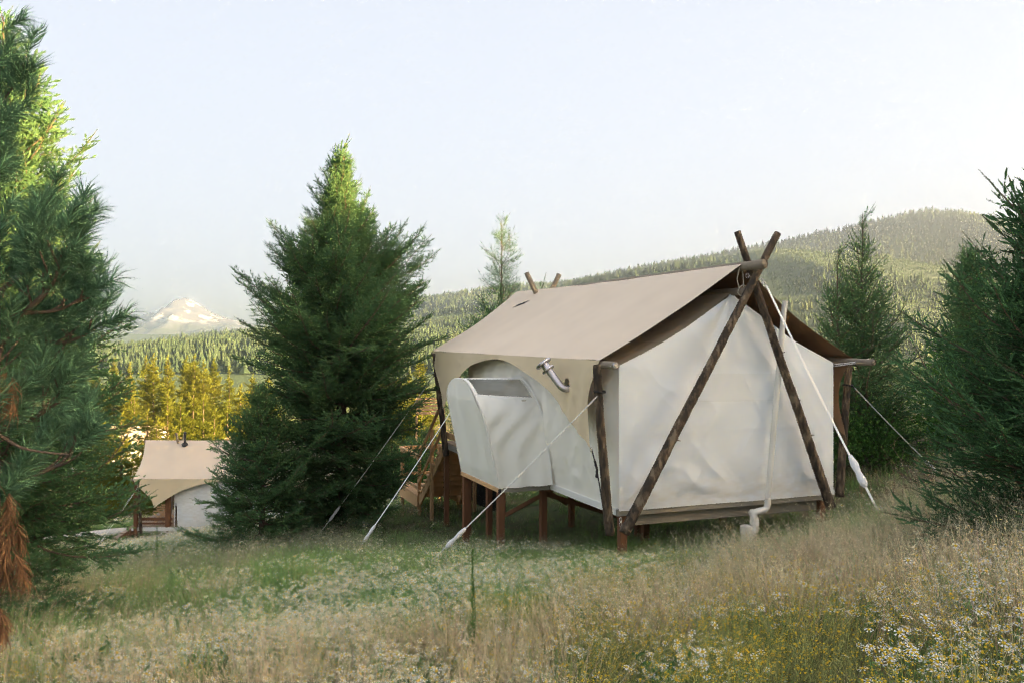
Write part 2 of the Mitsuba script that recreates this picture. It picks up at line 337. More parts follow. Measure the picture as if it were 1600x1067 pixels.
W, LEN, ZE, ZF, ZR, ZA = 4.02, 7.2, -0.444, -2.60, 1.13, 0.68    # width, inner length, eave, floor, fly ridge, inner apex
SKIRT = [(8.95, -.36), (8.8, -.6), (8.44, -.95), (8.09, -1.33), (7.99, -1.68), (7.61, -1.4), (6.91, -.98), (6.1, -.67), (5.39, -.53), (4.54, -.45), (3.8, -.48), (3.11, -.60), (2.26, -.80),
         (1.54, -1.03), (1.18, -1.22), (.68, -1.45), (.16, -1.69), (.30, -1.13), (.25, -.8), (.06, -.5), (-.06, -.36)]

def smooth_poly(pts, corners, n=6):
    """Catmull-Rom through the points, kept sharp at the listed indices"""
    pts = np.asarray(pts, float); out = []
    for i in range(len(pts) - 1):
        p1, p2 = pts[i], pts[i + 1]
        p0 = pts[i - 1] if i > 0 and i not in corners else p1
        p3 = pts[i + 2] if i + 2 < len(pts) and i + 1 not in corners else p2
        for t in np.linspace(0, 1, n, endpoint=False):
            out.append(.5 * (2 * p1 + (p2 - p0) * t + (2 * p0 - 5 * p1 + 4 * p2 - p3) * t * t + (3 * p1 - p0 - 3 * p2 + p3) * t ** 3))
    return np.array(out + [pts[-1]])

def noise3(x, y, z=0.0, oct_=3, seed=0):
    x, y, z = np.broadcast_arrays(x, y, z)
    return meshkit.fbm(np.stack([x, y, z], -1), oct_, seed) - 0.5

def crumple(x, z, seed=0):
    """wrinkles of a slack canvas wall: ridged noise along two slanting directions, stronger near the hem"""
    r1 = 1 - np.abs(2 * noise3(x * 1.9 + z * 1.3, z * 1.1 - x * .5, 0, 2, seed)) * 2
    r2 = 1 - np.abs(2 * noise3(x * 3.1 - z * 2.0, z * 2.4 + x * .8, 0, 2, seed + 5)) * 2
    low = np.clip((-1.2 - z) / 1.4, 0, 1)
    return 0.022 * r1 + 0.020 * r2 * (0.3 + 0.9 * low) + 0.03 * noise3(x * .8, z * .8, 0, 2, seed + 9)

def gable_z(t):
    return ZE + (ZA - ZE) * t - 0.08 * np.sin(np.pi * t)

def make_tent(F, pod, name, label, label_seed, detail=1.0):
    k = thing(name, label, 'tent')
    st = 0.028 / detail if detail >= 1 else .1
    # front gable wall
    ts = np.linspace(0, 1, 24)
    rim = [(0, ZF), (W, ZF - .0)] + [(W - W / 2 * t, gable_z(t)) for t in ts] + [(W / 2 * t, gable_z(t)) for t in ts[::-1][1:]]
    def fold(a, z):
        da, dz = a - W / 2, ZA + .05 - z
        ang = np.arctan2(da, dz); r = np.hypot(da, dz)
        f = 0.030 * np.sin(ang * 15 + 1.3 * np.sin(ang * 4)) * np.exp(-((r - .45) / .75) ** 2)
        ang2 = np.arctan2(a, z - ZF + .05); r2 = np.hypot(a, z - ZF)
        f = f + 0.020 * np.sin(ang2 * 11) * np.exp(-(r2 / 1.2) ** 2)
        seam = -0.008 * np.exp(-((z - ZE) / .012) ** 2) - 0.006 * np.exp(-((a - 2.1) / .012) ** 2) * (z < ZE) - 0.006 * np.exp(-((a - 1.25) / .012) ** 2) * (z < ZE) - .006 * np.exp(-((a - 3.05) / .012) ** 2) * (z < ZE)
        for (x0, z0, x1, z1) in ((.25, ZE, 2.15, -2.35), (3.85, ZE - .5, 2.15, -2.35), (0, -1.5, W, -1.45), (.9, ZF, 2.1, ZE), (3.3, ZF, 2.1, ZE)):   # creases left by folding
            nx, nz = z1 - z0, x0 - x1; nl = math.hypot(nx, nz)
            dist = ((a - x0) * nx + (z - z0) * nz) / nl
            seam = seam + .007 * np.exp(-(dist / .018) ** 2) * (z < ZE)
        sag = 0.05 * np.sin(np.pi * np.clip(a / W, 0, 1)) * np.sin(np.pi * np.clip((z - ZF) / 2.2, 0, 1))
        edge = np.clip(np.minimum(np.minimum(a, W - a), z - ZF) / .25, 0, 1)
        return (f + crumple(a, z, label_seed) + sag) * edge + seam
    put('front_wall', sheet_from_polygon(Polygon(rim), st, lambda a, z: F(a, -fold(a, z), z)), 'canvas_white_mat', k, True)
    put('corner_hem', cat([grid(lambda U, V: F(-.004 + U * 0 + x0, U * 0 - .012 + .012 * np.sin(V * 30 + U * 9) * .3, V) + U[..., None] * F.u, np.linspace(0, .07, 3), np.linspace(ZF - .02, ZE, 60)) for x0 in (0.0,)]), 'canvas_white_mat', k, True)
    if detail >= 1:
        # closed window flap sewn on the gable wall
        fl = Polygon([(1.35, -.58), (1.33, -1.02), (2.83, -1.04), (2.83, -.6)])
        put('window_flap', sheet_from_polygon(fl, st, lambda a, z: F(a, -fold(a, z) - .012, z)), 'canvas_flap_mat', k, True)
        tt = np.linspace(0, 1, 40)
        put('wall_hem', grid(lambda U, V: F(U, -.022 - .012 * np.sin(U * 3.1) - .014 * noise3(U * 3, V * 8, 0, 2, 4), V), np.linspace(-.01, W + .01, 90), np.linspace(ZF - .03, ZF + .05, 5)), 'canvas_white_mat', k, True)
    # side walls
    ii_arch = np.array([(2.37, -2.6), (2.48, -2.2), (2.65, -1.71), (2.89, -1.34), (3.19, -1.1), (3.55, -.90), (3.95, -.80), (4.35, -.88), (4.68, -1.1), (4.88, -1.4), (4.98, -1.8), (5.04, -2.2), (5.08, -2.6)])
    def side(sign, a0, hole):
        poly = Polygon([(0, ZF), (LEN, ZF), (LEN, ZE), (0, ZE)])
        if hole is not None: poly = poly.difference(Polygon(list(smooth_poly(hole, [])) + [(5.08, -2.7), (2.37, -2.7)]))
        def lift(s, z):
            e = np.clip(np.minimum(np.minimum(s, LEN - s), np.minimum(z - ZF, ZE - z)) / .3, 0, 1)
            d = (crumple(s, z, label_seed + 3 + sign) + .05 * np.sin(np.pi * np.clip((z - ZF) / 2.15, 0, 1)) + .012 * np.sin(s * 9 + 2 * z)) * e
            return F(a0 + sign * d, s, z)
        v, f = sheet_from_polygon(poly, st, lift)
        return (v, f[:, ::-1]) if sign > 0 else (v, f)
    put('side_wall', side(-1, 0.0, None), 'canvas_white_mat' if detail < 1 else 'canvas_cream_mat', k, True)
    put('side_wall', side(1, W, None), 'canvas_white_mat', k, True)
    # inner roof
    for sg in (-1, 1):
        g = grid(lambda U, V: F(W / 2 + sg * W / 2 * (1 - V), U, gable_z(V) + .03 * noise3(U * 1.2, V * 3, sg * 3., 2, 7)), np.linspace(0.01, LEN, 50), np.linspace(0, 1, 16))
        put('inner_roof', g if sg > 0 else (g[0], g[1][:, ::-1]), 'inner_roof_mat', k, True)
    rim = [(0, ZF), (W, ZF)] + [(W - W / 2 * t, gable_z(t)) for t in ts] + [(W / 2 * t, gable_z(t)) for t in ts[::-1][1:]]
    v, f = sheet_from_polygon(Polygon(rim), .2, lambda a, z: F(a, LEN + a * 0, z))
    put('rear_wall', (v, f[:, ::-1]), 'canvas_cream_mat', k, True)
    # fly roof with its sag and drawn-in front and rear edges
    def fly(sg):
        def fn(U, V):
            s0 = -.30 + .24 * V + .10 * np.sin(np.pi * V)
            s1 = 9.35 - .40 * V - .12 * np.sin(np.pi * V)
            s = s0 + (s1 - s0) * U
            z = ZR + (-.36 - ZR) * V - .075 * np.sin(np.pi * V) * (.55 + .45 * np.cos(U * 9) ** 2) - .03 * np.sin(np.pi * U) * (1 - V)
            z = z + .018 * noise3(s * 1.1, V * 3, sg * 1.0, 3, 11)
            w = np.minimum(np.hypot((s - s0), (1 - V) * 2.6), np.hypot((s1 - s), (1 - V) * 2.6))
            z = z + .010 * np.sin(np.arctan2(s - s0, (1 - V) * 2.6 + .02) * 22) * np.exp(-(w / .8) ** 2)
            return F(W / 2 + sg * (W / 2 + .35) * V, s, z)
        g = grid(fn, np.linspace(0, 1, 120), np.linspace(0, 1, 40))
        return g if sg < 0 else (g[0], g[1][:, ::-1])
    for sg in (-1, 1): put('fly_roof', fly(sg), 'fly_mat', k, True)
    # fly skirts below the eaves, cut out in one wide arch
    outline = smooth_poly(SKIRT, {4, 16})
    holes = []
    sk = Polygon(outline)
    vent_hole = Point(1.06, -.77).buffer(.10)
    def skirt(sg):
        poly = sk.difference(vent_hole) if (sg < 0 and pod) else sk
        def lift(s, z):
            dep = np.clip(-.36 - z, 0, 2)
            d = .02 * np.sin(s * 2.3) * np.clip(dep * 3, 0, 1) + .014 * np.sin((s - .16) * 16 + z * 3) * np.exp(-((s - .4) / .5) ** 2) * np.clip(dep * 2, 0, 1)
            d = d + .02 * noise3(s * 2.2, z * 2.2, 0, 3, 21) * np.clip(dep * 4, 0, 1) + .03 * np.clip(dep, 0, 1)
            wr = np.hypot(s - 1.06, z + .95)
            d = d + .012 * np.sin(np.arctan2(z + .77, s - 1.06) * 9) * np.exp(-(wr / .35) ** 2) * (wr > .02)
            return F(W / 2 + sg * (W / 2 + .35 + d), s, z)
        v, f = sheet_from_polygon(poly, .06 / detail, lift)
        return (v, f[:, ::-1]) if sg < 0 else (v, f)
    for sg in (-1, 1):
        v, f = skirt(sg)
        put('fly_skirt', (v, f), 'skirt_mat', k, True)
    # hem tape along the arch of the visible skirt
    arc = smooth_poly(SKIRT, {4, 16})[4 * 6:16 * 6 + 1]
    def tape(V): return F(-.35 - .03 * np.clip(-.36 - arc[:, 1], 0, 1) - .012, arc[:, 0], arc[:, 1] + V)
    m = len(arc); v = np.vstack([tape(0.0), tape(.035)]); i = np.arange(m - 1)
    # ridge, eave and crossed poles
    put('ridge_pole', log(F(2.06, -.76, 1.085), F(2.06, 9.4, 1.04), .075, .07, 60, 12, 3), 'pale_log_mat', k, True)
    put('ridge_pole', log(F(2.05, -.36, ZA + .02), F(2.05, LEN, ZA), .06, .06, 40, 10, 4), 'pale_log_mat', k, True)
    for a, s0, s1, sd in ((-.275, -.43, 9.12, 5), (4.295, -.62, 9.1, 6)):
        put('eave_pole', log(F(a, s0, -.425), F(a, s1, -.425), .055, .05, 50, 12, sd, .01), 'pale_log_mat', k, True)
    for (p, q, sd, r0, r1) in (((-.16, -.46, -2.86), (2.54, -.46, 1.60), 11, .082, .056), ((3.73, -.28, -2.78), (1.92, -.28, 1.62), 12, .082, .052),
                               ((.25, 7.6, -2.6), (2.42, 7.6, 1.47), 13, .08, .06), ((3.75, 7.72, -2.6), (1.62, 7.72, 1.50), 14, .08, .06)):
        put('crossed_pole', log(F(*p), F(*q), r0, r1, 60, 14, sd), 'bark_log_mat' if p[1] < 1 else 'pale_log_mat', k, True)
    for (p, q, sd) in (((-.23, -.15, -2.94), (-.45, -.15, -.42), 21), ((4.41, .3, -2.75), (4.62, .3, -.42), 22), ((-.07, 8.7, -2.88), (-.36, 8.7, -.42), 23), ((4.1, 8.7, -2.8), (4.4, 8.7, -.42), 24), ((.02, LEN - .1, -2.6), (.08, LEN - .1, -.36), 25)):
        put('corner_post', log(F(*p), F(*q), .074, .058, 44, 14, sd), 'bark_log_mat', k, True)
    if detail >= 1:
        # stubs knocked off the poles: small snags of side branches
        rng = np.random.default_rng(8)
        sn = []
        for (p, q) in (((-.16, -.46, -2.86), (2.54, -.46, 1.60)), ((3.73, -.28, -2.78), (1.92, -.28, 1.62))):
            for i in range(9):
                t = rng.uniform(.08, .75); c = F(*p) * (1 - t) + F(*q) * t
                d = unit(F.u * rng.uniform(-1, 1) - F.v * .4 + np.array([0, 0, rng.uniform(-.6, .6)]))
                sn.append(tube(line(c + d * .07, c + d * rng.uniform(.10, .135), 3), [.012, .009, .004], 5))
        put('branch_stub', cat(sn), 'bark_log_mat', k)
    return k

scene['inner_roof_mat'] = {'type': 'twosided', 'bsdf': {'type': 'principled', 'base_color': P(lambda p, n, uv: MX((0.42, 0.35, 0.26), (0.34, 0.28, 0.2), FB(p.x * 4, p.y * 4, p.z * 4, 3))), 'roughness': 0.9}}
F1 = Frame(1.61, 13.5, 0, 21.1)
F2 = Frame(-8.25, 41.0, -6.11, 90.0)
tent = make_tent(F1, True, 'canvas_tent', 'large white canvas tent with tan fly roof, crossed log poles and bulging side bay', 1)
tent2 = make_tent(F2, False, 'canvas_tent', 'distant canvas tent with pinkish tan roof and wooden porch, half hidden by the big fir', 40, 0.4)

# the bay that bulges from the side wall: an arched tunnel with a closed outer face and mesh windows
def arch(pts, n):
    c = smooth_poly(pts, [])
    d = np.r_[0, np.cumsum(np.linalg.norm(np.diff(c, axis=0), axis=1))]
    q = np.linspace(0, d[-1], n)
    return np.stack([np.interp(q, d, c[:, 0]), np.interp(q, d, c[:, 1])], 1)
N_AR = 120
A_IN = arch([(2.37, -2.6), (2.48, -2.2), (2.65, -1.71), (2.89, -1.34), (3.19, -1.1), (3.55, -.90), (3.95, -.80), (4.35, -.88), (4.68, -1.1), (4.88, -1.4), (4.98, -1.8), (5.04, -2.2), (5.08, -2.6)], N_AR)
A_OUT = arch([(2.54, -2.64), (2.59, -2.16), (2.64, -1.72), (2.72, -1.36), (2.94, -1.10), (3.24, -.92), (3.6, -.80), (4.05, -.79), (4.42, -.86), (4.66, -1.02), (4.72, -1.3), (4.70, -1.72), (4.68, -2.16), (4.67, -2.64)], N_AR)
T_OUT = .97 + .29 * np.clip((A_OUT[:, 1] + 2.64) / 1.5, 0, 1)
def tunnel(i, t):
    i = np.asarray(i, float); n = np.arange(N_AR)
    g = lambda arr: np.interp(i, n, arr)
    s = g(A_IN[:, 0]) * (1 - t) + g(A_OUT[:, 0]) * t; z = g(A_IN[:, 1]) * (1 - t) + g(A_OUT[:, 1]) * t
    a = -(.05 * (1 - t) + g(T_OUT) * t)
    return s, z, a
ZWIN = -1.10
def upper(i): return np.interp(i, np.arange(N_AR), .5 * A_IN[:, 1] + .5 * A_OUT[:, 1]) > ZWIN
ZWIN = -1.08
i_lo = min(i for i in range(N_AR) if upper(i)); i_hi = max(i for i in range(N_AR) if upper(i))
i_top = int(np.argmax(A_OUT[:, 1]))
def bay_wall(i0, i1, t0, t1, push=1.0):
    def fn(U, V):
        s, z, a = tunnel(U, V)
        e = np.clip(np.minimum(V - t0, t1 - V) / .12, 0, 1)
        lowness = np.clip((-1.05 - z) / .5, 0, 1)
        d = push * e * lowness * (.035 * np.sin((V * 1.8 + (z + 2.6) * 1.1) * 8 + 2 * np.sin(z * 4)) + .06 * noise3(V * 5, z * 2.2, 0, 3, 31) + .05 * np.sin(np.pi * np.clip((z + 2.6) / 1.5, 0, 1)))
        return F1(a, s + np.where(U < N_AR / 2, 1, -1) * d * .9, z)
    return grid(fn, np.linspace(i0, i1, max(3, int((i1 - i0) * 1.5))), np.linspace(t0, t1, 34))
bay = 'canvas_tent__bay'
put('bay', cat([bay_wall(0, i_lo, 0, 1), bay_wall(i_hi, N_AR - 1, 0, 1), bay_wall(i_top - 3, i_top + 3, 0, 1), bay_wall(i_lo, i_top - 3, .0, .06), bay_wall(i_lo, i_top - 3, .95, 1), bay_wall(i_top + 3, i_hi, 0, .06), bay_wall(i_top + 3, i_hi, .95, 1)]), 'bay_canvas_mat', 'canvas_tent', True)
put('mesh_window', bay_wall(i_lo, i_top - 3, .06, .95), 'screen_mat', bay, True)
put('mesh_window', bay_wall(i_top + 3, i_hi, .06, .95), 'screen_mat', bay, True)
face = Polygon(A_OUT)
def face_lift(s, z):
    t = .97 + .29 * np.clip((z + 2.64) / 1.5, 0, 1)
    e = np.clip(np.minimum(np.minimum(s - 2.55, 4.68 - s), z + 2.64) / .25, 0, 1)
    d = e * (.03 + .05 * noise3(s * 1.4, z * .8, 0, 3, 33) + .012 * np.sin(s * 7))
    return F1(-(t + d), s, z)
fv, ff = sheet_from_polygon(face, .05, face_lift)
put('outer_face', (fv, ff[:, ::-1]), 'bay_canvas_mat', bay, True)
rimpts = F1(-(T_OUT + .004), A_OUT[:, 0], A_OUT[:, 1])
put('piping', tube(rimpts, .014, 6), 'canvas_cream_mat', bay, True)
inn = F1(-.062, A_IN[:, 0], A_IN[:, 1])
c_in = np.array([3.75, -2.6])
dirn = unit(A_IN - c_in)
wide = F1(-.066, A_IN[:, 0] + dirn[:, 0] * .06, A_IN[:, 1] + np.clip(dirn[:, 1], 0, 1) * .06)
m = N_AR; q = np.arange(m - 1)
put('seam_tape', (np.vstack([inn, wide]), tri(np.stack([q, q + 1, q + 1 + m, q + m], 1))), 'white_trim_mat', bay, True)
put('maker_tag', obox(F1(-.33, 2.93, -1.155), F1(-.42, 2.9, -1.15), .02, .022), 'twine_mat', bay)

# stove vent: a steel elbow that comes out of the hole in the skirt, with a round cap
vent = 'canvas_tent__stove_vent'
p0, p1, p2, p3 = F1(.0, 1.0, -.86), F1(-.40, 1.02, -.84), F1(-.50, 1.1, -.74), F1(-.66, 1.22, -.50)
bz = np.array([(1 - t) ** 3 * p1 + 3 * (1 - t) ** 2 * t * (p1 + (p1 - p0) * .25) + 3 * (1 - t) * t * t * p2 + t ** 3 * p3 for t in np.linspace(0, 1, 26)])
path = np.vstack([line(p0, p1, 6)[:-1], bz])
rr = .056 + .0025 * (np.arange(len(path)) % 2)
put('stove_vent', tube(path, rr, 20), 'dull_steel_mat', 'canvas_tent', 30)
dv = unit(bz[-1] - bz[-3])
prof = [(-.07, .06), (-.065, .10), (-.05, .112), (-.03, .112), (-.022, .07), (.0, .066), (.05, .066), (.055, .13), (.068, .142), (.09, .142), (.105, .12), (.115, .02)]
put('cap', tube(np.array([p3 + dv * x for x, _ in prof]), [r for _, r in prof], 28), 'steel_mat', vent, 25)
put('pole_slot', grid(lambda U, V: F1(1.60 - U * .28 + .0, 7.45 + .45 * U + (V - .5) * .30 * (1 - np.abs(2 * U - 1)) , ZR - (ZR + .36) * ((W / 2 - (1.60 - U * .28)) / (W / 2 + .35)) - .03), np.linspace(0, 1, 9), np.linspace(0, 1, 4)), 'black_strap_mat', 'canvas_tent', True)
# twine that ties the inner ridge to the outer one, and the eave end fittings
tw = [tube(np.array([F1(2.0 + dx, -.27 + ds, ZA + .07), F1(1.985 + dx * 1.4, -.25 + ds, .88), F1(2.02 + dx * .5, -.24 + ds, 1.10)]), .007, 5) for dx, ds in ((-.035, 0), (-.015, .04), (.05, .0), (.075, .05))]
tw.append(tube(np.array([F1(2.0 + .1 * math.cos(t), -.33 + .02 * math.sin(2 * t), ZA + .02 + .085 * math.sin(t)) for t in np.linspace(0, 6.3, 20)]), .008, 5))
put('twine', cat(tw), 'twine_mat', 'canvas_tent')
put('shackle', cat([tube(np.array([c + .03 * (math.cos(t) * F1.u + math.sin(t) * np.array([0, 0, 1.2])) for t in np.linspace(0, 6.28, 14)]), .007, 6) for c in (F1(2.28, -.40, .86), F1(2.32, -.42, .80), F1(2.05, -.36, .93))]), 'steel_mat', 'canvas_tent')
put('eave_cord', cat([tube(np.array([F1(-.33, -.36, -.44), F1(-.18, -.2, -.45), F1(0, -.03, -.46)]), .008, 5), tube(np.array([F1(W, -.03, -.47), F1(W + .2, -.25, -.43), F1(W + .36, -.42, -.37)]), .007, 5), tube(np.array([F1(W, -.03, -.50), F1(W + .22, -.25, -.45), F1(W + .36, -.45, -.42)]), .007, 5)]), 'strap_mat', 'canvas_tent')
put('pole_cap', cat([tube(line(F1(-.29, -.42, -.425), F1(-.295, -.47, -.425), 3), .042, 14), tube(line(F1(-.295, -.465, -.425), F1(-.296, -.485, -.425), 3), .02, 10)]), 'steel_mat', 'canvas_tent', 30)
put('skirt_strap', cat([tube(np.array([F1(-.38, .16, -1.69), F1(-.36, .10, -1.85), F1(-.33, .06, -2.05), F1(-.30, .02, -2.3), F1(-.26, 0, -2.6)]), .011, 6), tube(np.array([F1(-.36, .09, -1.87), F1(-.33, .07, -2.0), F1(-.345, .06, -2.12)]), .02, 6)]), 'black_strap_mat', 'canvas_tent')
put('skirt_ring', tube(np.array([F1(-.385, .16, -1.71) + .022 * (math.cos(t) * F1.v + 1.5 * math.sin(t) * np.array([0, 0, 1.0])) for t in np.linspace(0, 6.28, 14)]), .005, 6), 'steel_mat', 'canvas_tent')
# ------------------------------------------------------------------ timber platform under the near tent
plat = thing('wooden_platform', 'grey edged timber deck on reddish brown posts that carries the near tent', 'platform')
def board(name, p, q, w, h, mat, parent=plat, up=(0, 0, 1), F=F1, bev=.005): return put(name, obox(F(*p), F(*q), w, h, up, bev), mat, parent)
def gz(a, s, F=F1):
    p = F(a, s, 0); return float(ground_z(p[0], p[1]))
board('rim_beam', (-.02, .03, -2.665), (W + .02, .03, -2.665), .05, .10, 'grey_board_mat')
board('rim_beam', (.32, .18, -2.81), (W - .12, .18, -2.81), .05, .19, 'grey_board_mat')
board('rim_beam', (.0, .06, -2.655), (.0, 2.52, -2.655), .05, .11, 'white_trim_mat')
board('rim_beam', (.0, 4.74, -2.665), (.0, 9.15, -2.665), .05, .13, 'grey_board_mat')
board('rim_beam', (W, .06, -2.665), (W, 9.15, -2.665), .05, .10, 'grey_board_mat')
board('rim_beam', (-.0, 9.15, -2.665), (W, 9.15, -2.665), .05, .13, 'grey_board_mat')
board('rim_beam', (.0, 2.56, -2.68), (-.97, 2.56, -2.68), .04, .07, 'grey_board_mat')
board('rim_beam', (-.97, 2.54, -2.68), (-.97, 4.70, -2.68), .04, .07, 'newwood_mat')
board('rim_beam', (.0, 4.68, -2.68), (-.95, 4.68, -2.68), .04, .07, 'grey_board_mat')
put('corner_bracket', cat([obox(F1(-.955, 2.535, -2.68), F1(-1.0, 2.535, -2.68), .02, .07), obox(F1(-.03, 2.535, -2.665), F1(.03, 2.535, -2.665), .02, .07)]), 'black_strap_mat', plat)
for a in (1.35, 2.7): board('girder', (a, .25, -2.82), (a, 9.1, -2.82), .09, .18, 'redwood_mat')
put('floor', obox(F1(2.01, .08, -2.63), F1(2.01, LEN, -2.63), W - .1, .04), 'deck_mat', plat)
put('bay_floor', obox(F1(-.48, 2.6, -2.655), F1(-.48, 4.66, -2.655), .92, .03), 'deck_mat', plat)
n = 14
for i in range(n):
    s = LEN + .08 + i * .143
    board('deck_board', (-.01, s, -2.59), (W, s, -2.59), .135, .028, 'deck_mat')
PS = [(.12, .12), (3.86, .12), (.02, 2.95), (-.93, 2.62), (-.93, 4.55), (.03, 5.9), (.03, 7.3), (.03, 9.0), (2.0, 3.0), (2.0, 6.0), (3.9, 3.0), (3.9, 6.0), (3.9, 9.0), (1.5, 9.0), (1.3, 1.5)]
for a, s in PS:
    g = gz(a, s) - .15
    board('post', (a, s, g), (a, s, -2.72), .115, .115, 'redwood_mat', up=F1.u)
for p, q in (((.3, 3.1, -2.8), (.3, 5.6, -3.75)), ((.5, 6.0, -2.8), (1.9, 6.0, -3.7)), ((.03, 3.0, -2.85), (1.9, 3.0, -3.5)), ((3.9, .3, -2.85), (3.9, 2.8, -3.25))):
    board('brace', p, q, .035, .085, 'redwood_mat')
board('deck_rail', (.02, 7.35, -2.40), (.02, 9.0, -2.40), .04, .14, 'newwood_mat')
board('porch_post', (.04, 8.1, -2.6), (.04, 8.1, -.45), .09, .09, 'newwood_mat', up=F1.u)
put('dark_panel', obox(F1(1.45, 9.0, -3.55), F1(1.45, 12.6, -3.75), .03, 1.75), 'dark_panel_mat', plat)  # near-black panel standing behind the stairs
put('hanger_bolt', cat([tube(np.array([F1(x, -.02, z) + .02 * (math.cos(t) * F1.u + 1.6 * math.sin(t) * np.array([0, 0, 1.0])) for t in np.linspace(0, 6.28, 12)]), .006, 6) for x, z in ((.02, -2.76), (.02, -2.83), (.13, -2.80), (.12, -2.87))]), 'steel_mat', plat)

# staircase off the back of the porch
stair = thing('wooden_staircase', 'new brown timber stairs with handrails going down from the porch to a small landing', 'stairs')
bd = lambda *a, **k: board(*a, parent=stair, **k)
S0, S1, Z0, Z1 = 9.2, 11.4, -2.62, -4.30
for a in (.02, 1.12):
    bd('stringer', (a, S0, Z0 - .16), (a, S1 + .05, Z1 - .16), .05, .26, 'newwood_mat')
nst = 9
for i in range(nst):
    s = S0 + (S1 - S0) * (i + .5) / nst; z = Z0 + (Z1 - Z0) * (i + 1) / (nst + .6) + .05
    bd('tread', (-.03, s, z), (1.17, s, z), .27, .04, 'newwood_mat')
    bd('riser', (-.012, s - .11, z - .09), (1.14, s - .11, z - .09), .03, .13, 'newwood_mat')
for dz, h in ((1.02, .09), (.32, .09)):
    for a in (.0, 1.16): bd('handrail', (a, S0 + .1, Z0 + dz - .05), (a, S1 + .05, Z1 + dz + .05), .045, h, 'newwood_mat')
for a in (.0, 1.16):
    for s in (S0 + 1.0,):
        z = Z0 + (Z1 - Z0) * (s - S0) / (S1 - S0)
        bd('baluster_post', (a, s, gz(a, s) - .1), (a, s, z + 1.0), .085, .085, 'newwood_mat', up=F1.u)
L0, L1 = 11.45, 13.45
for a in (-.02, 1.2):
    bd('landing_beam', (a, L0, -4.47), (a, L1, -4.47), .05, .30, 'newwood_mat')
bd('landing_beam', (0, L1, -4.47), (1.2, L1, -4.47), .05, .30, 'newwood_mat')
for i in range(9): bd('landing_board', (-.05, L0 + .1 + i * .22, -4.30), (1.24, L0 + .1 + i * .22, -4.30), .2, .03, 'newwood_mat')
for a in (.03, 1.15):
    for s in (L0 + .08, L1 - .06): bd('landing_post', (a, s, gz(a, s) - .15), (a, s, -3.24), .09, .09, 'newwood_mat', up=F1.u)
bd('landing_rail', (.0, L0, -3.22), (.0, L1, -3.22), .11, .05, 'newwood_mat'); bd('landing_rail', (.0, L0, -3.29), (.0, L1, -3.29), .04, .10, 'newwood_mat')
bd('landing_rail', (0, L1, -3.24), (1.2, L1, -3.24), .05, .11, 'newwood_mat'); bd('landing_rail', (0, L1, -4.0), (1.2, L1, -4.0), .05, .09, 'newwood_mat')
bd('landing_rail', (.0, L0, -4.1), (.0, L1, -4.1), .05, .09, 'newwood_mat'); bd('landing_rail', (1.2, L0, -3.24), (1.2, L1, -3.24), .05, .11, 'newwood_mat')

# drain and vent pipe in front of the gable wall
dp = thing('drain_pipe', 'white plastic vent and drain pipe standing against the gable wall of the near tent', 'pipe')
r = .045
up_pts = np.vstack([F1(2.89, -.20, .56)[None], line(F1(2.87, -.19, .4), F1(2.52, -.24, -2.55), 12)])
put('vent_pipe', tube(up_pts, r, 16), 'pvc_mat', dp, 40)
def bend(*pts, n=10):
    c = smooth_poly(pts, [], n); return c
put('elbow', tube(bend(F1(2.52, -.24, -2.50), F1(2.515, -.24, -2.66), F1(2.47, -.24, -2.735), F1(2.38, -.24, -2.75), F1(2.29, -.24, -2.77), F1(2.245, -.24, -2.84), F1(2.24, -.24, -3.05)), r * 1.12, 16), 'pvc_mat', dp, 40)
put('drain_fitting', cat([tube(line(F1(2.11, -.24, z0), F1(2.11, -.24, z1), 3), rr_, 20) for z0, z1, rr_ in ((-2.97, -3.08, .092), (-3.08, -3.3, .076), (-3.3, -3.42, .086), (-3.42, -3.62, .06), (-2.955, -2.99, .06))] + [tube(bend(F1(2.36, -.05, -2.8), F1(2.3, -.22, -2.92), F1(2.24, -.25, -3.06), F1(2.13, -.245, -3.22)), .06, 16)]), 'pvc_mat', dp, 40)
put('strap', tube(np.array([F1(2.81 + .055 * math.cos(t), -.20 + .055 * math.sin(t), -.26) for t in np.linspace(0, 6.28, 16)]), .008, 6), 'black_strap_mat', dp)

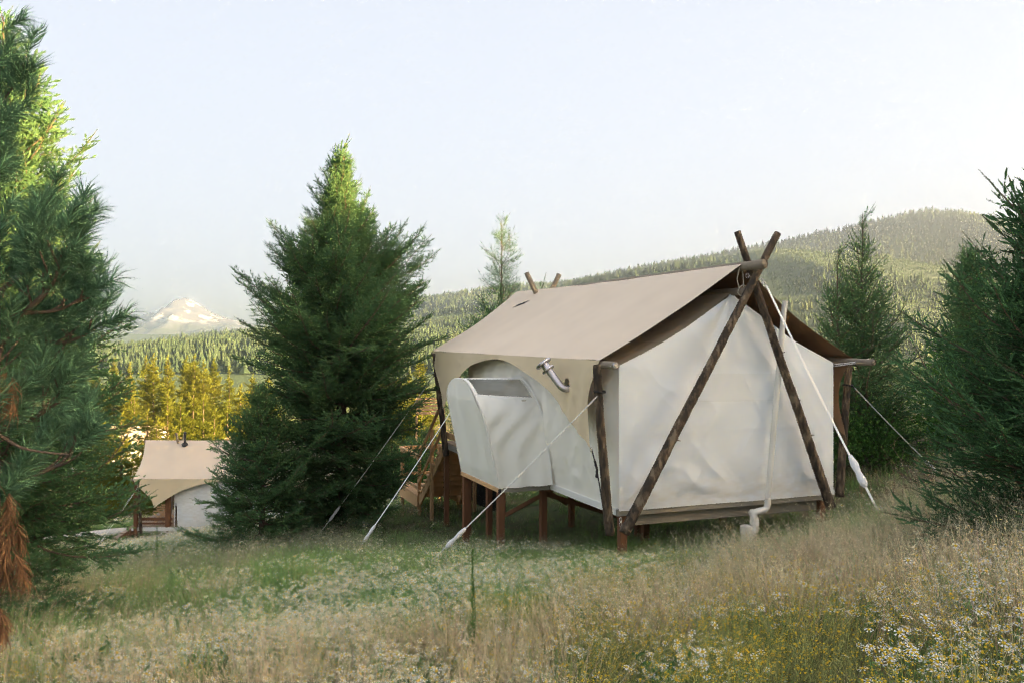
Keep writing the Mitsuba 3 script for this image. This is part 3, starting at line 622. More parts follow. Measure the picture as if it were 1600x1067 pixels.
# guy lines
def guy(label, top, end, sleeve, strap=None, ground=True, wide=.018, big=False):
    k = thing('guy_line', label, 'guy line', 'white guy lines of the tents')
    top, end = np.asarray(top, float), np.asarray(end, float)
    sl = top + (end - top) * sleeve
    d = unit(end - top); Ls = np.linalg.norm(end - top)
    pts = line(top, end, 24); t = np.linspace(0, 1, 24)
    pts[:, 2] -= .05 * np.sin(np.pi * t) * Ls / 6
    side = unit(np.cross(d, [0, .2, 1.0]))
    nrm = np.cross(side, d)
    w = wide
    v = np.concatenate([pts + side * w, pts + nrm * .009, pts - side * w, pts - nrm * .009]); n_ = 24; q = np.arange(n_ - 1)
    f = np.vstack([tri(np.stack([q + i * n_, q + 1 + i * n_, q + 1 + ((i + 1) % 4) * n_, q + ((i + 1) % 4) * n_], 1)) for i in range(4)])
    put('rope', (v, f), 'strap_mat', k)
    L = .40 if not big else .48
    sp = np.array([sl + d * (x - .5) * L + np.array([0, 0, -.02]) for x in (0, .12, .3, .55, .75, .9, 1.0)])
    rad = np.array([.018, .028, .036, .026, .038, .034, .02]) * (1.0 if not big else 1.5)
    put('sleeve', tube(sp, rad, 12, True, .3, len(scene)), 'sleeve_mat', k, True)
    put('anchor', cat([tube(line(end - d * .12, end + d * .25, 4), .012, 8), tube(np.array([end - d * .15 + .03 * (math.cos(x) * side + math.sin(x) * d) for x in np.linspace(0, 6.28, 12)]), .006, 6)]), 'dull_steel_mat', k)
    if strap is not None:
        put('strap', cat([tube(line(np.asarray(strap), top, 3), .012, 6), tube(np.array([np.asarray(strap) + .085 * np.array([math.cos(x), math.sin(x), .1 * math.sin(2 * x)]) for x in np.linspace(0, 6.28, 18)]), .014, 6)]), 'black_strap_mat', k)
    return k
def on_ground(x, y, dz=.0): return np.array([x, y, float(ground_z(x, y)) + dz])
# ------------------------------------------------------------------ conifers: branch prototypes, instanced around each trunk
rng = np.random.default_rng(42)
def needles(Pb, D, ln, wd, r=None):
    """one thin triangle per needle: base points, unit directions, lengths, widths"""
    r = r or rng
    n = len(Pb)
    side = unit(np.cross(D, r.normal(size=(n, 3))))
    v = np.stack([Pb - side * wd[:, None] / 2, Pb + side * wd[:, None] / 2, Pb + D * ln[:, None]], 1).reshape(-1, 3)
    return v, np.arange(3 * n).reshape(-1, 3)

def shoot_needles(p0, p1, per_m, ln, wd, spread=0.9, flat=0.4, up=0.15, core=0.0):
    """needles set around straight shoots p0 -> p1 like a bottle brush, pressed a little flat"""
    L = np.linalg.norm(p1 - p0, axis=1); d = unit(p1 - p0)
    cnt = np.maximum(3, (L * per_m)).astype(int)
    idx = np.repeat(np.arange(len(L)), cnt)
    t = rng.random(len(idx)) ** .9
    base = p0[idx] + (p1 - p0)[idx] * t[:, None]
    ref = np.array([0, 0, 1.0]); a = unit(np.cross(d, ref))[idx]; b = np.cross(a, d[idx])
    ph = rng.random(len(idx)) * 2 * np.pi
    rad_ = np.cos(ph)[:, None] * a + np.sin(ph)[:, None] * b * (1 - flat)
    D = unit(d[idx] * (0.75 + .5 * t[:, None]) + rad_ * spread + np.array([0, 0, up]))
    out = [needles(base, D, ln * (.75 + .5 * rng.random(len(idx))) * (1 - .25 * t), wd * (.8 + .4 * rng.random(len(idx))))]
    if core:                                                      # the close-set inner needles of each shoot
        s = unit(np.cross(d, ref)); s = unit(s + .5 * rng.normal(size=s.shape)); q = np.arange(len(L))[:, None] * 4
        m = p0 + (p1 - p0) * .55
        out.append((np.stack([p0, m + s * core, p1 + d * core * .5, m - s * core], 1).reshape(-1, 3), np.concatenate([q + [0, 1, 2], q + [0, 2, 3]], 0)))
    return cat(out)

def fir_branch(L, twig_gap, shoot_len, per_m, ln, wd, droop, tip_up, fill=1.0, bare_tip=0.0, roll=0.35, core=0.0):
    """a flat spray along +x: (needle mesh, wood mesh)"""
    n = max(6, int(L / .12))
    t = np.linspace(0, 1, n)
    ax = np.stack([L * t, .04 * L * np.sin(t * 5 + rng.random() * 6), L * (-droop * np.sin(np.pi * t * .8) + tip_up * t ** 2.2)], 1)
    at = lambda q: np.stack([np.interp(q, t, ax[:, k]) for k in range(3)], -1)
    p0, p1, wood = [], [], [tube(ax, .012 * L ** .7 * (1 - .85 * t) + .002, 5)]
    m = max(4, int(L / twig_gap))
    for i in range(m):
        q = .10 + .88 * (i + rng.random() * .6) / m
        if q > 1 - bare_tip: continue
        for sgn in (-1, 1):
            if rng.random() > fill: continue
            tl = (min(.75, .46 * L) * (1 - q) ** .75 * (.7 + .5 * rng.random()) * min(1, .35 + q * 2.4)) + shoot_len * .5
            base = at(np.array([q]))[0]
            tang = unit(at(np.array([min(1, q + .05)]))[0] - base)
            ang_ = math.radians(48 + 14 * rng.normal() * .6)
            d = unit(tang * math.cos(ang_) + np.array([0, sgn, 0]) * math.sin(ang_) + np.array([0, 0, roll * rng.normal() * .7 + .06]))
            end = base + d * tl + np.array([0, 0, -.10 * tl])
            wood.append(tube(np.array([base, (base + end) / 2 + [0, 0, .02 * tl], end]), [.0032, .0022, .0012], 3, False))
            k = max(2, int(tl / (shoot_len * .42)))
            for j in range(k):
                u = (j + .4 * rng.random()) / k
                b2 = base + (end - base) * u
                if j > 0:
                    for s2 in (-1, 1):
                        if rng.random() > .82 * fill: continue
                        sd = np.cross(d, [0, 0, 1.0]) * s2
                        e2 = unit(d * .75 + sd * .75 + np.array([0, 0, .22 * rng.normal() + .05]))
                        p0.append(b2); p1.append(b2 + e2 * shoot_len * (.55 + .6 * rng.random()) * (1.1 - .45 * u))
                p0.append(b2); p1.append(base + (end - base) * min(1, u + 1.0 / k))
            p0.append(end); p1.append(end + unit(d + [0, 0, .15]) * shoot_len * .7)
    tip = at(np.array([1.0]))[0]; tt = unit(tip - at(np.array([.93]))[0])
    for j in range(int(L / shoot_len) + 1):
        q0, q1 = j * shoot_len / L, min(1, (j + 1) * shoot_len / L)
        if q0 < 1: p0.append(at(np.array([q0]))[0]); p1.append(at(np.array([q1]))[0])
    p0.append(tip); p1.append(tip + tt * shoot_len * 1.2)
    wood.append(tube(np.array([tip, tip + tt * shoot_len * 1.25]), [.004, .0025], 3, False))
    return shoot_needles(np.array(p0), np.array(p1), per_m, ln, wd, core=core), cat(wood)

SPRAYS = {}
def spray_set(kind, lengths, needle_mat, wood_mat, variants, **kw):
    for L in lengths:
        for v in range(variants):
            tint = kw.get('tint')
            nd, wd_ = fir_branch(L, **{**{a: b for a, b in kw.items() if a != 'tint'}, 'droop': kw['droop'] * rng.uniform(.5, 1.4), 'tip_up': kw['tip_up'] * rng.uniform(.6, 1.4)})
            gid = f'{kind}_spray_{int(L * 100)}_{v}'
            col = None
            if tint is not None:                                  # every needle its own green
                k_ = np.exp(.32 * rng.normal(size=len(nd[0]) // 3 + 1)); col = np.clip(np.repeat(k_, 3)[:len(nd[0]), None] * np.array(tint), .01, .6)
            scene[gid] = {'type': 'shapegroup', 'foliage': mikit.ply(nd, needle_mat, color=col)}
            scene[gid + '_wood'] = {'type': 'shapegroup', 'wood': mikit.ply(wd_, wood_mat, True)}
            SPRAYS.setdefault(kind, {}).setdefault(L, []).append(gid)
spray_set('fir', (.35, .7, 1.2, 1.8, 2.5), 'fir_needle_mat', 'twig_mat', 2, twig_gap=.075, shoot_len=.13, per_m=22, ln=.032, wd=.0145, droop=.05, tip_up=.13, core=.016)
spray_set('young', (.4, .8, 1.3), 'fir_needle_mat', 'twig_mat', 2, twig_gap=.12, shoot_len=.20, per_m=60, ln=.036, wd=.0095, droop=.03, tip_up=.22, fill=.85, core=.013)
spray_set('spruce', (.5, .9, 1.4, 2.0), 'herb_mat', 'twig_mat', 2, tint=(.085, .175, .078), twig_gap=.11, shoot_len=.19, per_m=130, ln=.028, wd=.0068, droop=.02, tip_up=.20, core=.015)
spray_set('valley', (.8, 1.6, 2.6), 'sun_gold_needle_mat', 'twig_mat', 2, twig_gap=.22, shoot_len=.30, per_m=18, ln=.085, wd=.034, droop=.05, tip_up=.12, core=.06)

COUNT = {}
def inst(key, gid, M):
    i = COUNT[key] = COUNT.get(key, 0) + 1
    scene[f'{key}__{i:04d}'] = {'type': 'instance', 'group': {'type': 'ref', 'id': gid}, 'to_world': T(M)}

def basis(pos, d, up, s):
    x = unit(d); y = unit(np.cross(up, x)); z = np.cross(x, y)
    M = np.eye(4); M[:3, 0], M[:3, 1], M[:3, 2], M[:3, 3] = x * s, y * s, z * s, pos
    return M

def conifer(name, label, x, y, H, radius, kind, seed, z=None, group=None, gap=.30, per=5, lift=(55, 15, -8), trunk_r=.09, low=.06, lean=(0, 0), jag=.25, leader=.35, keep=None, cat_='tree', wood=True):
    """tapered trunk, whorls of sprays: radius(h01) gives reach in metres, lift = degrees above level at the top, middle and foot"""
    k = thing(name, label, cat_, group)
    r = np.random.default_rng(seed)
    zb = float(ground_z(x, y)) if z is None else z
    base = np.array([x, y, zb - .1]); top = np.array([x + lean[0], y + lean[1], zb + H])
    n = 24; t = np.linspace(0, 1, n)
    wob = np.stack([meshkit.fbm(np.stack([t * 4, t * 0 + seed * 1.7, t * 0 + c], -1), 2, seed) - .5 for c in (0, 5)] + [t * 0], 1) * .10 * np.sin(np.pi * t)[:, None]
    pts = base + t[:, None] * (top - base) + wob
    put('trunk', tube(pts, trunk_r * (1 - t) ** .9 + .006, 10, True, .15, seed), 'bark_mat', k, True)
    at = lambda h: np.array([np.interp(h, t, pts[:, c]) for c in range(3)])
    sets = SPRAYS[kind]; Ls = np.array(sorted(sets))
    h = low
    while h < 1 - .02:
        h01 = h
        R = radius(h01)
        nb = max(3, int(round(per * (.7 + .3 * R / .8)))) if R > .3 else 4
        a0 = r.random() * 6.28
        for b in range(nb):
            az_ = a0 + b * 6.283 / nb + r.normal() * .3
            L = max(.12, R * (1 + jag * r.normal()))
            hh = min(.995, h01 + r.uniform(-.5, .5) * gap / H)
            el = np.interp(h01, [0, .55, 1], [lift[2], lift[1], lift[0]]) + 9 * r.normal()
            d = np.array([math.cos(az_) * math.cos(math.radians(el)), math.sin(az_) * math.cos(math.radians(el)), math.sin(math.radians(el))])
            p = at(hh)
            if keep is not None and not keep(p + d * L): continue
            j = int(np.argmin(np.abs(np.log(Ls / L)))); gid = sets[Ls[j]][r.integers(len(sets[Ls[j]]))]
            s = L / Ls[j]
            up = unit(np.array([0, 0, 1.0]) + .25 * r.normal(size=3))
            M = basis(p, d, up, s)
            inst(k + '__crown', gid, M)
            if wood: inst(k + '__branches', gid + '_wood', M)
        h += gap * (.6 + .55 * (1 - h01)) / H * r.uniform(.8, 1.2)
    gid = sets[Ls[0]][0]
    M = basis(at(1 - leader / H), [0.02, .01, 1], [1, 0, 0], leader / Ls[0])
    inst(k + '__crown', gid, M)
    if wood: inst(k + '__branches', gid + '_wood', M)
    return k
def prof(*pts):
    a = np.asarray(pts, float); return lambda h: float(np.interp(h, a[:, 0], a[:, 1]))

# the big fir between the two tents and the smaller one in front of it
conifer('fir_tree', 'big dark green fir with a sunlit crown, standing between the two tents', -4.24, 22.2, 9.5, prof((0, 1.3), (.15, 1.75), (.33, 2.2), (.48, 2.5), (.60, 2.1), (.68, 1.5), (.77, .95), (.88, .55), (1, .08)), 'fir', 1, gap=.31, per=9, lift=(60, 24, -8), trunk_r=.16, leader=.8, jag=.19)
conifer('fir_tree', 'low dark fir growing at the left foot of the big fir beside the distant tent', -5.7, 20.4, 3.7, prof((0, 1.25), (.3, 1.3), (.6, .85), (1, .12)), 'fir', 2, gap=.22, per=8, lift=(55, 22, -4), trunk_r=.07, leader=.4)
conifer('fir_tree', 'dense fir behind the long needled pine at the left edge, its upper tips lit yellow', -5.85, 10.3, 7.05, prof((0, 1.2), (.2, 1.4), (.4, 1.3), (.6, 1.05), (.75, .82), (.88, .45), (1, .08)), 'fir', 3, gap=.30, per=7, lift=(50, 28, -8), trunk_r=.11)
conifer('fir_tree', 'young sparse fir poking up behind the rear of the near tent roof', -.35, 30.0, 8.9, prof((0, 1.8), (.4, 1.6), (.6, 1.3), (.75, 1.0), (.86, .7), (.93, .3), (1, .06)), 'young', 4, gap=.62, per=4, lift=(50, 38, 5), trunk_r=.07, leader=.5)
conifer('fir_tree', 'short fir with its tip just above the rear eave of the near tent', -1.45, 31.5, 5.9, prof((0, 1.6), (.4, 1.2), (.7, .9), (1, .2)), 'young', 5, gap=.4, per=4, lift=(50, 30, 5), trunk_r=.06, leader=.5)
conifer('fir_tree', 'young fir with a long bare leader behind the right corner of the near tent', 7.55, 19.3, 5.45, prof((0, 1.4), (.25, 1.25), (.45, .98), (.6, .72), (.72, .5), (.82, .28), (.9, .14), (1, .06)), 'young', 6, gap=.25, per=7, lift=(52, 38, 8), trunk_r=.05, leader=.45, jag=.32)
conifer('fir_tree', 'slimmer young fir close to the left of the one with the long bare leader', 6.95, 19.1, 4.85, prof((0, 1.2), (.3, 1.0), (.55, .65), (.75, .35), (.85, .15), (1, .06)), 'young', 7, gap=.26, per=6, lift=(52, 38, 8), trunk_r=.045, leader=.4, jag=.32)
conifer('spruce_tree', 'dark bushy spruce with stiff upright shoots at the right edge of the picture', 4.85, 7.7, 2.8, prof((0, 1.0), (.25, 1.08), (.5, .95), (.7, .78), (.85, .6), (1, .3)), 'spruce', 8, gap=.15, per=11, low=.02, jag=.3, lift=(58, 34, 2), trunk_r=.09, leader=.5)
conifer('spruce_tree', 'dense green conifer with a sunlit tip between the young firs and the right edge spruce', 9.3, 18.2, 3.9, prof((0, .95), (.4, .85), (.75, .55), (1, .2)), 'young', 9, gap=.2, per=8, lift=(65, 50, 20), trunk_r=.06, leader=.3)

def one_mesh(key, mat):
    """the sprays of one crown joined into a single mesh"""
    ms, cs = [], []
    for k in [k for k in scene if k.startswith(key + '__') and k[len(key) + 2:].isdigit()]:
        d = scene.pop(k); g = scene[d['group']['id']]; shape = next(x for x in g.values() if isinstance(x, dict))
        v, f = meshkit.WRITTEN[shape['filename']][:2]; M = np.array(d['to_world'].matrix)
        ms.append((v @ M[:3, :3].T + M[:3, 3], f)); cs.append(meshkit.WRITTEN[shape['filename']][4])
    scene[key] = mikit.ply(cat(ms), mat, color=None if cs[0] is None else np.vstack(cs))
one_mesh('fir_tree__crown', 'fir_needle_mat'); one_mesh('spruce_tree__crown', 'herb_mat')
# ------------------------------------------------------------------ woods: low evergreen masses, one mesh each
def low_tree(r, H, Rb, tiers=4, sides=6):
    """a conifer at a distance: ragged stacked skirts"""
    vs, fs, n = [], [], 0
    for i in range(tiers):
        z0 = H * (.08 + .92 * i / tiers); z1 = H * min(1.0, (.08 + .92 * (i + 1.55) / tiers))
        rr = Rb * (1 - i / tiers) ** .8 + .03 * Rb
        a = np.arange(sides) * 2 * np.pi / sides + r.random() * 6
        k = rr * (1 + .45 * r.normal(size=sides) * .6)
        ring = np.stack([np.cos(a) * k, np.sin(a) * k, z0 + H * .035 * r.normal(size=sides)], 1)
        tip = np.array([[r.normal() * .02 * H, r.normal() * .02 * H, z1]])
        vs.append(np.vstack([ring, tip])); q = np.arange(sides)
        fs.append(np.stack([q, (q + 1) % sides, q * 0 + sides], 1) + n); n += sides + 1
    return np.vstack(vs), np.vstack(fs)
def scatter(protos, X, Y, Z, S, r):
    vs, fs, n = [], [], 0
    which = r.integers(len(protos), size=len(X)); th = r.random(len(X)) * 6.283
    for w, (v, f) in enumerate(protos):
        m = which == w
        if not m.any(): continue
        c, s_ = np.cos(th[m])[:, None], np.sin(th[m])[:, None]
        q = np.stack([v[:, 0] * c - v[:, 1] * s_, v[:, 0] * s_ + v[:, 1] * c, np.broadcast_to(v[:, 2], (m.sum(), len(v)))], -1) * S[m][:, None, None]
        q += np.stack([X[m], Y[m], Z[m]], -1)[:, None, :]
        vs.append(q.reshape(-1, 3)); fs.append((f[None] + (np.arange(m.sum()) * len(v))[:, None, None]).reshape(-1, 3) + n); n += m.sum() * len(v)
    return np.vstack(vs), np.vstack(fs)
r6 = np.random.default_rng(6)
PROTO = [low_tree(r6, 1.0, r6.uniform(.16, .25), 3, 5) for _ in range(10)]
PROTO_FINE = [low_tree(r6, 1.0, r6.uniform(.17, .26), 9, 9) for _ in range(8)]
def forest_col(p, n, uv):
    return MX(MX((0.026, 0.050, 0.028), (0.045, 0.070, 0.036), NZ(p.x * .06, p.y * .06, 1.0)), (0.065, 0.085, 0.042), SS(.66, .92, NZ(p.x * .021, p.y * .021, 7.0)) * .7)
matte('forest_mat', forest_col, 0.95)
# unseen wood added on the rise to the right to shade the meadow
n = 1700
Pw, Qw = r6.uniform(2, 46, n), r6.uniform(34, 47, n)            # across and along the low sun
X, Y = Pw * .309 + Qw * .951, Pw * .951 - Qw * .309
Hh = 3.3 + .8 * r6.random(n) + .7 * np.exp(-((Pw - 20) / 2.5) ** 2) - 1.8 * np.exp(-((Pw - 7.9) / 1.4) ** 2) + 1.0 * (meshkit.noise(np.stack([X * .3, Y * .3, X * 0], -1), 4) - .5)  # heights shaped to set where the shade ends on the trees
put('added_shade_wood', scatter(PROTO_FINE, X, Y, ground_z(X, Y) - .3, Hh, r6), 'forest_mat'); stuff('added_shade_wood', 'unseen young evergreen wood added on the right to shade the meadow', 'wood')
# hill forests
def forest(name, label, zfun, xr, yr, n, hmin, hmax, mask=None, mat='forest_mat', seed=1):
    r = np.random.default_rng(seed)
    X = r.uniform(*xr, n); Y = r.uniform(*yr, n)
    Z = zfun(np.stack([X, Y], 1))
    ok = Z > -26
    if mask is not None: ok &= mask(X, Y, Z, r)
    X, Y, Z = X[ok], Y[ok], Z[ok]
    big = meshkit.noise(np.stack([X * .006, Y * .006, X * 0], -1), seed)
    S = hmin + (hmax - hmin) * np.clip(.25 + .5 * big + .35 * r.normal(size=len(X)) * .6, 0, 1)
    put(name, scatter(PROTO, X, Y, Z - .8, S, r), mat); stuff(name, label, 'forest')
def on_hill(X, Y, Z, r):
    p = np.stack([X * .0035, Y * .0035, X * 0], -1)
    crest_near = np.abs(Y - RC) < 420
    cut = meshkit.fbm(p, 3, 77) > .60
    return ((~cut) | crest_near | (r.random(len(X)) < .06)) & (Y < RC + 260)
forest('hill_forest', 'hazy evergreen forest that covers the long ridge on the right', hill_z, (-2300, 2500), (1500, 3000), 36000, 9, 26, on_hill, seed=61)
def on_spur(X, Y, Z, r):
    p = np.stack([X * .007, Y * .007, X * 0], -1)
    stand = meshkit.fbm(p, 3, 91)
    k = (stand > .58) | (np.abs(Y - SC) < 60) & (X < 330) & (stand > .42) | (Y < SC - 420)
    return (Z < spur_h(X) + 30) & (Y < SC + 120) & (k | (r.random(len(X)) < .05))
forest('spur_forest', 'stands of evergreen trees left on the logged green spur', spur_z, (-600, 1300), (800, 1650), 15000, 5, 17, on_spur, seed=62)
forest('left_hill_forest', 'dense evergreen forest on the low hill below the snow mountain', left_z, (-1300, 250), (560, 1260), 19000, 6, 14, lambda X, Y, Z, r: Y < LC + 60, seed=63)
forest('plantation', 'young evergreens replanted all over the logged green spur', spur_z, (-200, 1000), (1000, 1560), 20000, 2.0, 5.5, lambda X, Y, Z, r: (Y < SC + 60) & (Z < spur_h(X) + 30), seed=64)
# ------------------------------------------------------------------ the long needled pine at the left edge
def pine_tuft(L, n, ln, wd, spread=1.0, droop=0.0, seed=0):
    r = np.random.default_rng(seed)
    t = .25 + .75 * r.random(n) ** .7
    ph = r.random(n) * 6.283
    D = unit(np.stack([.55 + .9 * (t - .25) + .15 * r.normal(size=n), np.cos(ph) * spread, np.sin(ph) * spread - droop], 1))
    base = np.stack([t * L, 0 * t, 0 * t], 1)
    side = unit(np.cross(D, r.normal(size=(n, 3))))
    ll = ln * r.uniform(.7, 1.15, n)
    mid = base + D * ll[:, None] * .55 + np.array([0, 0, .006])
    end = base + D * ll[:, None] + np.array([0, 0, -.02 - .05 * droop]) + r.normal(size=(n, 3)) * .006
    w = wd / 2
    v = np.stack([base - side * w, base + side * w, mid - side * w * .9, mid + side * w * .9, end], 1).reshape(-1, 3)
    q = np.arange(n)[:, None] * 5
    f = np.concatenate([q + [0, 1, 3], q + [0, 3, 2], q + [2, 3, 4]], 0)
    return v, f
def tuft_ply(m, tint):                                            # every needle its own tone
    k = np.repeat(np.exp(.38 * rng.normal(size=len(m[0]) // 5)), 5)[:, None]
    return mikit.ply(m, 'herb_mat', color=np.clip(k * np.array(tint), .01, .6))
for i in range(4):
    scene[f'pine_tuft_{i}'] = {'type': 'shapegroup', 'tuft': tuft_ply(pine_tuft(.24, 85, .165, .0062, .85, .06, i), (.115, .215, .125))}
for i in range(2):
    scene[f'dead_tuft_{i}'] = {'type': 'shapegroup', 'tuft': tuft_ply(pine_tuft(.20, 75, .15, .0052, .42, .0, 20 + i), (.27, .15, .08))}
pine = thing('pine_tree', 'long needled pine with brown dead needle clusters, cut by the left edge of the picture', 'tree')
px_, py_ = -3.55, 5.75
pz = float(ground_z(px_, py_))
tr = np.array([(px_, py_, pz - .2), (px_ + .03, py_, pz + 1.2), (px_ - .02, py_ + .04, pz + 2.6), (px_ + .02, py_, pz + 4.0), (px_ - .05, py_, pz + 5.0)])
put('trunk', tube(smooth_poly(tr, [], 8), np.linspace(.13, .02, 33), 12, True, .3, 5), 'bark_mat', pine, True)
rp = np.random.default_rng(17)
limbs = []
def tuft(p, d, s=1.0, dead=False):
    gid = f'dead_tuft_{rp.integers(2)}' if dead else f'pine_tuft_{rp.integers(4)}'
    up = unit(np.array([0, 0, 1.0]) + .2 * rp.normal(size=3))
    if abs(unit(d) @ up) > .95: up = np.array([1.0, .2, 0])
    inst(pine + ('__dead_needles' if dead else '__crown'), gid, basis(p, d, up, s))
def bough(pts, r0, twigs, tl=.45, tip=1.0, leafy_from=.25):
    c = smooth_poly(np.array(pts, float), [], 8)
    n = len(c)
    limbs.append(tube(c, np.linspace(r0, .007, n), 7, True, .2, 3))
    for i in range(twigs):
        q = leafy_from + (1 - leafy_from) * (i + .5) / twigs
        k = min(n - 2, int(q * (n - 1)))
        t = unit(c[k + 1] - c[k])
        sd = unit(np.cross(t, [0, 0, 1.0])) * (1 if i % 2 else -1)
        L = tl * (1.15 - .55 * q) * rp.uniform(.7, 1.25)
        d = unit(t * .8 + sd * rp.uniform(.4, 1.0) + np.array([0, 0, rp.uniform(-.05, .75)]))
        e = c[k] + d * L + np.array([0, 0, .12 * L])
        m = (c[k] + e) / 2 + np.array([0, 0, -.06 * L])
        limbs.append(tube(smooth_poly(np.array([c[k], m, e]), [], 4), np.linspace(.009, .005, 9), 5, False))
        d2 = unit(e - m + np.array([0, 0, .12]))
        for u in (.6,): tuft(c[k] + (e - c[k]) * u, unit(d2 + .3 * rp.normal(size=3)), .8 * tip)
        tuft(e, d2, tip)
        if rp.random() < .6:
            d3 = unit(d2 + sd * .8 * rp.choice([-1, 1]) + .2 * rp.normal(size=3)); e3 = m + d3 * L * .5
            limbs.append(tube(np.array([m, e3]), [.006, .004], 4, False)); tuft(e3, d3, .9 * tip)
    t = unit(c[-1] - c[-3])
    for u in (.78, .9): tuft(c[int(u * (n - 1))], unit(t + .25 * rp.normal(size=3)), .85 * tip)
    tuft(c[-1], t, tip * 1.1)
X0 = px_
# the long bough that sweeps up to the right
bough([(X0, 5.75, .02), (-3.15, 5.55, .08), (-2.92, 5.45, .18), (-2.74, 5.35, .32), (-2.66, 5.3, .50)], .032, 9, .26, .95, .42)
bough([(-2.98, 5.5, .14), (-2.78, 5.5, .16), (-2.60, 5.45, .24)], .013, 4, .15, .85, .35)
bough([(X0, 5.75, .0), (-3.2, 5.9, -.02), (-2.9, 5.8, -.04), (-2.68, 5.75, .04)], .022, 6, .22, .85, .35)
for z, dx, dy, rise, nt in ((1.62, .22, -.2, .34, 5), (1.35, .28, .3, .30, 6), (1.1, .34, -.3, .30, 6), (.85, .42, .1, .28, 7), (.62, .40, -.4, .25, 7), (.45, .52, .3, .22, 6), (.25, .50, -.3, .15, 6),
                            (-.15, .62, -.35, .12, 7), (-.1, .72, .3, .10, 6), (-.40, .80, -.1, -.02, 7), (-.55, .62, -.5, .0, 6), (-.75, .72, .3, -.05, 6), (-.95, .5, -.3, -.12, 6), (.95, -.2, -.8, .3, 5), (.2, -.1, -.9, .2, 5)):
    dx = dx * (.78 if z < .5 else .50)
    bough([(X0, py_, z - .25), (X0 + dx * .45, py_ + dy * .45, z - .2 + rise * .2), (X0 + dx * .85, py_ + dy * .85, z - .1 + rise * .6), (X0 + dx, py_ + dy, z + rise)], .022, nt, .30, .95, .25)
put('branches', cat(limbs), 'bark_mat', pine, True)
# brown dead clusters that hang from the lower boughs
for x, y, z in ((-2.90, 5.2, -.28), (-3.06, 5.3, -.33), (-2.98, 5.15, -.84), (-2.92, 5.2, -.98), (-3.05, 5.2, -1.0), (-2.98, 5.15, -1.12), (-3.0, 5.25, -1.3), (-2.90, 5.2, -1.32), (-3.0, 5.1, -1.45), (-2.93, 5.1, -1.6), (-2.88, 5.2, -1.16), (-3.02, 5.15, -1.56)):
    tuft(np.array([x, y, z + .1]), np.array([.12 * rp.normal(), .15 * rp.normal(), -1.0]), 1.05, True)
    tuft(np.array([x, y, z + .12]), np.array([.25 * rp.normal(), .2 * rp.normal(), -1.0]), .9, True)
dead_limb = tube(smooth_poly(np.array([(-3.5, 5.7, -.5), (-3.1, 5.3, -.55), (-2.99, 5.2, -.62), (-2.99, 5.2, -1.0), (-2.97, 5.15, -1.5)]), [], 6), np.linspace(.02, .01, 25), 7, True, .3, 9)
put('dead_branch', cat([dead_limb, tube(smooth_poly(np.array([(-3.0, 5.25, -.58), (-2.85, 5.25, -.66), (-2.62, 5.3, -.70)]), [], 6), np.linspace(.012, .005, 13), 6)]), 'bark_mat', pine, True)

# ------------------------------------------------------------------ broadleaf shrubs, brush and the sunlit trees of the valley
def leaf_cloud(n, rx, ry, rz, size, seed, clumps=26):
    r = np.random.default_rng(seed)
    c = r.normal(size=(clumps, 3)); c = unit(c) * (r.random((clumps, 1)) ** .45) * np.array([rx, ry, rz])
    c[:, 2] = np.abs(c[:, 2]) * 1.0
    k = r.integers(clumps, size=n)
    p = c[k] + r.normal(size=(n, 3)) * .16 * np.array([rx, ry, rz])
    d = unit(r.normal(size=(n, 3)) + unit(p) * .9 + np.array([0, 0, .2]))
    s = unit(np.cross(d, r.normal(size=(n, 3))))
    L = size * r.uniform(.7, 1.3, n)[:, None]
    v = np.stack([p, p + d * L * .5 + s * L * .3, p + d * L, p + d * L * .5 - s * L * .3], 1).reshape(-1, 3)
    q = np.arange(n)[:, None] * 4
    return v, np.concatenate([q + [0, 1, 2], q + [0, 2, 3]], 0), c
def shrub(name, label, x, y, h, rx, ry, n, size, seed, mat='shrub_leaf_mat', group=None, cat_='shrub', z=None):
    k = thing(name, label, cat_, group)
    zb = float(ground_z(x, y)) if z is None else z
    v, f, c = leaf_cloud(n, rx, ry, h * .82, size, seed)
    v = v + [x, y, zb + .15]
    put('leaves', (v, f), mat, k)
    b = np.array([x, y, zb - .05])
    put('stem', cat([tube(np.array([b + [rx * .1 * math.sin(i), ry * .1 * math.cos(i), 0], b * .55 + (c[i] + [x, y, zb]) * .45 + [0, 0, .1], c[i] + [x, y, zb + .15]]), [.02, .012, .005], 5, False) for i in range(0, len(c), 2)]), 'bark_mat', k, True)
    return k
shrub('leafy_shrub', 'bright green broadleaf shrub to the right of the near tent, behind the right guy line', 8.75, 17.4, 2.7, .9, .7, 5200, .085, 71)
shrub('leafy_shrub', 'rounded green thicket between the right edge spruce and the young firs', 10.2, 19.0, 2.9, 1.0, .8, 5200, .085, 72)
shrub('leafy_shrub', 'low shaded shrub under the twin young firs beside the right corner post', 7.3, 18.2, 1.6, .9, .6, 3200, .075, 73)
shrub('leafy_shrub', 'pale green shrub behind the staircase landing of the near tent', -3.6, 31.0, 2.2, 1.4, .9, 4200, .09, 74)
